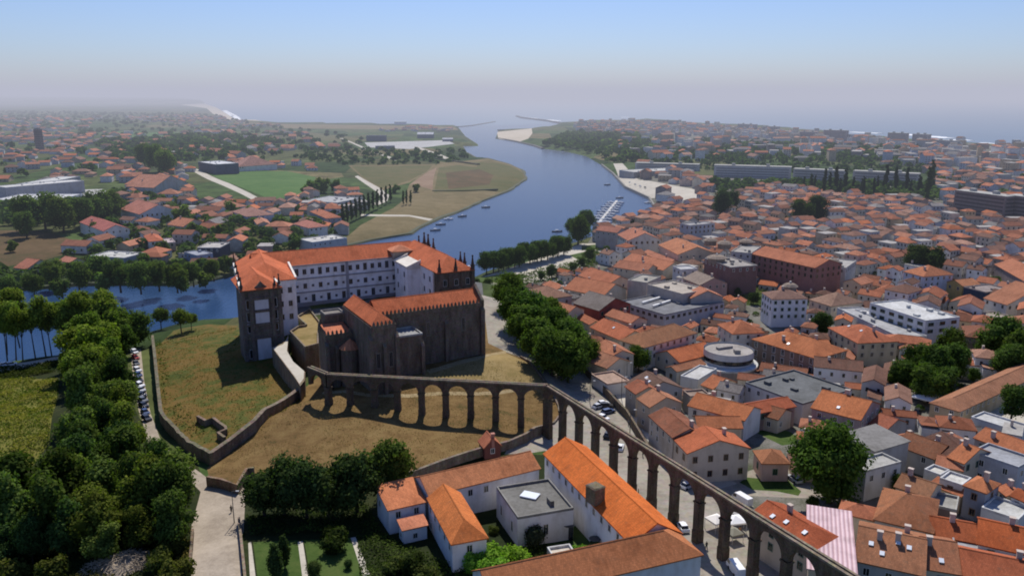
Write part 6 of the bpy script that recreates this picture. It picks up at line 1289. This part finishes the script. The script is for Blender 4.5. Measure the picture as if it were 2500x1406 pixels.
# ------------------------------------------------------------------ boats
def boat_proto(nm,L,W,sail):
    o=empty(nm,(0,0,-60),'boat','boat'); b=MB(); n=8
    st_=[(-.5,.75,.8),(-.25,.95,.75),(.1,1,.8),(.35,.7,.9),(.5,.02,1.05)]
    for (a,wa,za),(c_,wc,zc) in zip(st_[:-1],st_[1:]):
        for s in (-1,1):
            q=[(a*L,s*wa*W/2*.6,-.2),(c_*L,s*wc*W/2*.6,-.2),(c_*L,s*wc*W/2,zc),(a*L,s*wa*W/2,za)]; b.face(q if s<0 else q[::-1])
        b.face([(a*L,-wa*W/2*.97,za-.08),(c_*L,-wc*W/2*.97,zc-.08),(c_*L,wc*W/2*.97,zc-.08),(a*L,wa*W/2*.97,za-.08)])
    b.face([(-.5*L,-.75*W/2*.6,-.2),(-.5*L,-.75*W/2,.8),(-.5*L,.75*W/2,.8),(-.5*L,.75*W/2*.6,-.2)])
    obj('hull',b.mesh('hull',['paint']),o,(0,0,0),0,(.75,.75,.75)); b=MB(); b.box(-.02*L,0,.7,L*.32,W*.55,.75,taper=.8); obj('cabin',b.mesh('cabin',['plain']),o,(0,0,0),0,(.72,.72,.72))
    if sail: b=MB(); tube(b,(.05*L,0,.7),(.05*L,0,L*1.15),.07,.04,5); tube(b,(.05*L,0,1.8),(-.35*L,0,1.9),.06,.05,5); obj('mast',b.mesh('mast',['plain']),o,(0,0,0),0,(.6,.6,.6))
    return o
bp={'motor_boat':boat_proto('motor_boat',6.5,2.3,False),'sailing_boat':boat_proto('sailing_boat',9,2.8,True)}; bused=set()
def boat(kd,px,py,yaw,colr,label,group=None):
    x,y=G(px,py,0)
    if kd not in bused: o=bp[kd]; bused.add(kd); o.location=(x,y,0); o.rotation_euler=(0,0,yaw); o['label']=label; [setattr(ch,'color',(*colr,1)) for ch in o.children if ch.name.startswith('hull')]
    else: o=dup(bp[kd],(x,y,0),yaw,label,colr)
    if group: o['group']=group; o.scale=(1.3,1.3,1.15)
    elif 'group' in o: del o['group']
k=random.Random(3)
px0,py0=G(1462,545,0); px1,py1=G(1506,491,0); jl=math.dist((px0,py0),(px1,py1)); ja=math.atan2(py1-py0,px1-px0)
b=MB(); b.box(0,0,.1,jl,2.4,.5,bot=True); 
for i in range(9): b.box(-jl/2+(i+.7)*jl/9.4,0,.1,.9,15,.4,bot=True)
tag(obj('pontoon',b.mesh('pontoon',['plain']),None,((px0+px1)/2,(py0+py1)/2,0),ja,(.5,.48,.44)),'long floating marina pontoon with finger berths','pontoon')
for i in range(9):
    for s in (-1,1):
        t=(i+.25)/9.2; x=px0+(px1-px0)*t-math.sin(ja)*s*4.8; y=py0+(py1-py0)*t+math.cos(ja)*s*4.8; q=P(x,y,0)
        boat('sailing_boat' if k.random()<.5 else 'motor_boat',q[0],q[1],ja+pi/2*s+k.uniform(-.06,.06),k.choice([WH,WH,(.7,.72,.75),(.5,.55,.62)]),f"boat moored {ORD[i]} from the near end on the {'left' if s>0 else 'right'} side of the marina pontoon",'boats at the marina pontoon')
for px,py,a,c_,lb in ((1063,563,.3,(.05,.07,.10),'dark small boat nearest the convent pinnacles on the river'),(1076,549,.2,(.06,.08,.12),'second dark small boat beside the dry meadow shore'),(1095,536,.2,WH,'pale small boat close to the meadow shore'),(1129,529,.5,(.03,.04,.06),'dark boat just off the meadow shore'),(1186,507,.1,(.05,.06,.08),'dark boat under the curve of the meadow'),(1360,566,.1,(.05,.06,.09),'small dark boat near the large round waterfront tree'),(1483,452,.4,(.05,.06,.09),'tiny dark boat in mid river below the quay'),(1583,496,.2,WH,'white boat in the corner of the quay'),(1513,484,.3,(.10,.10,.12),'dark boat at the outer end of the marina'),(1144,655,.6,WH,'white boat close behind the convent right pavilion')): boat('motor_boat',px,py,a,c_,lb)
# ------------------------------------------------------------------ breakwaters, surf
def strip(name,label,pts,w,z0,z1,mat_,colr,cat,kind=None,rag=0,seed=1):
    k=random.Random(seed); g=[G(a,b_,0) for a,b_ in pts]; pp=[]
    for (x0,y0),(x1,y1) in zip(g[:-1],g[1:]):
        L=math.hypot(x1-x0,y1-y0); n=max(1,int(L/18)); pp+=[(x0+(x1-x0)*i/n,y0+(y1-y0)*i/n) for i in range(n)]
    pp.append(g[-1]); b=MB(); sec=[]
    for i,(x,y) in enumerate(pp):
        a,c_=pp[max(0,i-1)],pp[min(len(pp)-1,i+1)]; L=math.dist(a,c_) or 1; n=(-(c_[1]-a[1])/L,(c_[0]-a[0])/L); ww=w*k.uniform(1-rag,1+rag); sec.append([(x+n[0]*s*ww*q-pp[0][0],y+n[1]*s*ww*q-pp[0][1],z) for s,q,z in ((-1,.5,z0),(-1,.28,z1),(1,.28,z1),(1,.5,z0))])
    for s0,s1 in zip(sec[:-1],sec[1:]):
        for j in range(3): b.face([s0[j],s1[j],s1[j+1],s0[j+1]])
    o=obj(name,b.mesh(name,[mat_]),None,(*pp[0],0),0,colr); tag(o,label,cat,None,kind); return o
strip('breakwater','long dark rock breakwater with white spray beyond the river mouth',[(1372,303),(1340,297),(1300,292),(1275,289),(1262,285)],16,-1,5,'plain',(.10,.10,.11),'breakwater')
strip('breakwater','low training wall curving out from the left side of the river mouth',[(1117,311),(1150,308),(1180,303),(1208,298)],10,-1,2.5,'plain',(.16,.16,.16),'breakwater')
strip('rock_bank','dark rock edge along the sand spit at the river mouth',[(1213,338),(1262,347),(1305,357),(1325,364)],9,-1,2.2,'plain',(.09,.085,.08),'breakwater')
strip('rock_bank','straight dark line of rocks behind the sand spit',[(1216,319),(1260,317),(1298,316)],9,-1,2.5,'plain',(.13,.12,.12),'breakwater')
for i,(pts,w) in enumerate([([(1275,287),(1310,290)],26),([(1335,293),(1368,296)],30),([(1690,300),(1760,303),(1800,305)],30),([(1980,318),(2030,321),(2070,322)],36),([(2080,323),(2150,326)],42),([(2190,327),(2240,331),(2320,338)],40),([(2330,341),(2370,344)],30),([(2400,349),(2440,353)],26),([(2450,354),(2560,362)],44),([(1515,287),(1535,287)],30),([(1840,310),(1890,314)],22),([(548,270),(575,285),(583,295)],26),([(505,263),(540,274),(565,284)],60),([(575,294),(610,297)],18),([(960,305),(985,305)],20)]):
    strip('surf',None,pts,w,.15,.5,'surf',(1,1,1),None,'structure',.35,i)
b=MB(); x,y=G(978,305,4); b.box(0,0,0,40,18,12); tag(obj('dune_hut',b.mesh('dune_hut',['plain']),None,(x,y,3),0,(.8,.8,.8)),'small white building alone on the dunes before the sea','building')

# ------------------------------------------------------------------ reedy river edges
strip('reed_bank','dark reedy edge of the dry river meadow',[(1141,374),(1162,386),(1192,388),(1240,401),(1277,418),(1285,437),(1243,466),(1175,492.5),(1124,516),(1073,533),(1022,557),(1000,572),(902,588),(840,602)],5,-.3,1.1,'plain',(.055,.06,.025),'river bank',None,.5,21)
strip('reed_bank','dark overgrown edge of the far left river shore',[(700,642),(572,672),(456,696),(195,696),(43,710),(-100,721)],7,-.3,1.6,'plain',(.035,.045,.018),'river bank',None,.5,22)
strip('quay_wall','grey stone quay wall along the opposite town bank',[(1469,404),(1496,425),(1527,459),(1585,486),(1599,509)],3,-1,2.2,'plain',(.20,.19,.17),'quay',None,0,23)
scrub('flower_beds','dark planted beds and low trees of the riverside park',[(1165,690),(1260,672),(1400,640),(1450,605),(1500,615),(1450,655),(1340,690),(1240,705)],5200,.6,(.03,.055,.015),(.10,.13,.035),31,1.6)
scrub('flower_beds','clipped beds of the small town garden',[cH(1640,670),cH(1920,650),cH(2100,720),cH(2060,870),cH(1800,860),cH(1630,810)],1500,.5,(.05,.08,.02),(.2,.2,.09),32,1.2)
scrub('weeds','sparse straw tufts over the big dry lawn under the aqueduct',[(738,960),(880,930),(1180,880),(1290,890),(1360,990),(1250,1070),(1000,1150),(700,1170),(520,1155),(600,1065)],16000,.13,(.075,.07,.02),(.21,.15,.06),41,.28)
scrub('weeds','weeds and ivy along the foot of the straight wall between the fields',[(735,950),(690,985),(620,1038),(560,1085),(520,1118),(500,1140),(530,1120),(640,1035),(760,960)],1500,.22,(.05,.07,.015),(.13,.12,.03),42,.7)
scrub('hedge_growth','rough shrubs along the garden wall behind the manor',[(1000,1160),(1080,1130),(1180,1098),(1180,1108),(1060,1150),(1010,1175)],1500,.25,(.03,.05,.012),(.09,.11,.03),43,1.2)

# where two of the fill houses read alike, the nearer and the farther one say so
same={}
for o in list(col.objects):
    if o.name.split('.')[0]=='house' and o.parent is None and o.get('group'): same.setdefault(o['label'],[]).append(o)
for lb,L in same.items():
    L.sort(key=lambda o:o.location.length)
    if len(L)==2:
        for o,w_ in zip(L,('nearer','farther')): o['label']=w_+' '+lb
    elif len(L)==3:
        for o,w_ in zip(L,('nearest','middle','farthest')): o['label']=w_+' '+lb
strip('hedge','dark straight hedge line across the far end of the olive meadow',[(1062,392),(1100,397),(1168,406)],4,2,3.9,'plain',(.085,.075,.04),'hedge',None,.9,51)
strip('hedge','dark hedge bank along the near edge of the olive meadow',[(1056,473),(1130,473),(1215,469)],4,2,3.7,'plain',(.075,.075,.036),'hedge',None,.9,52)
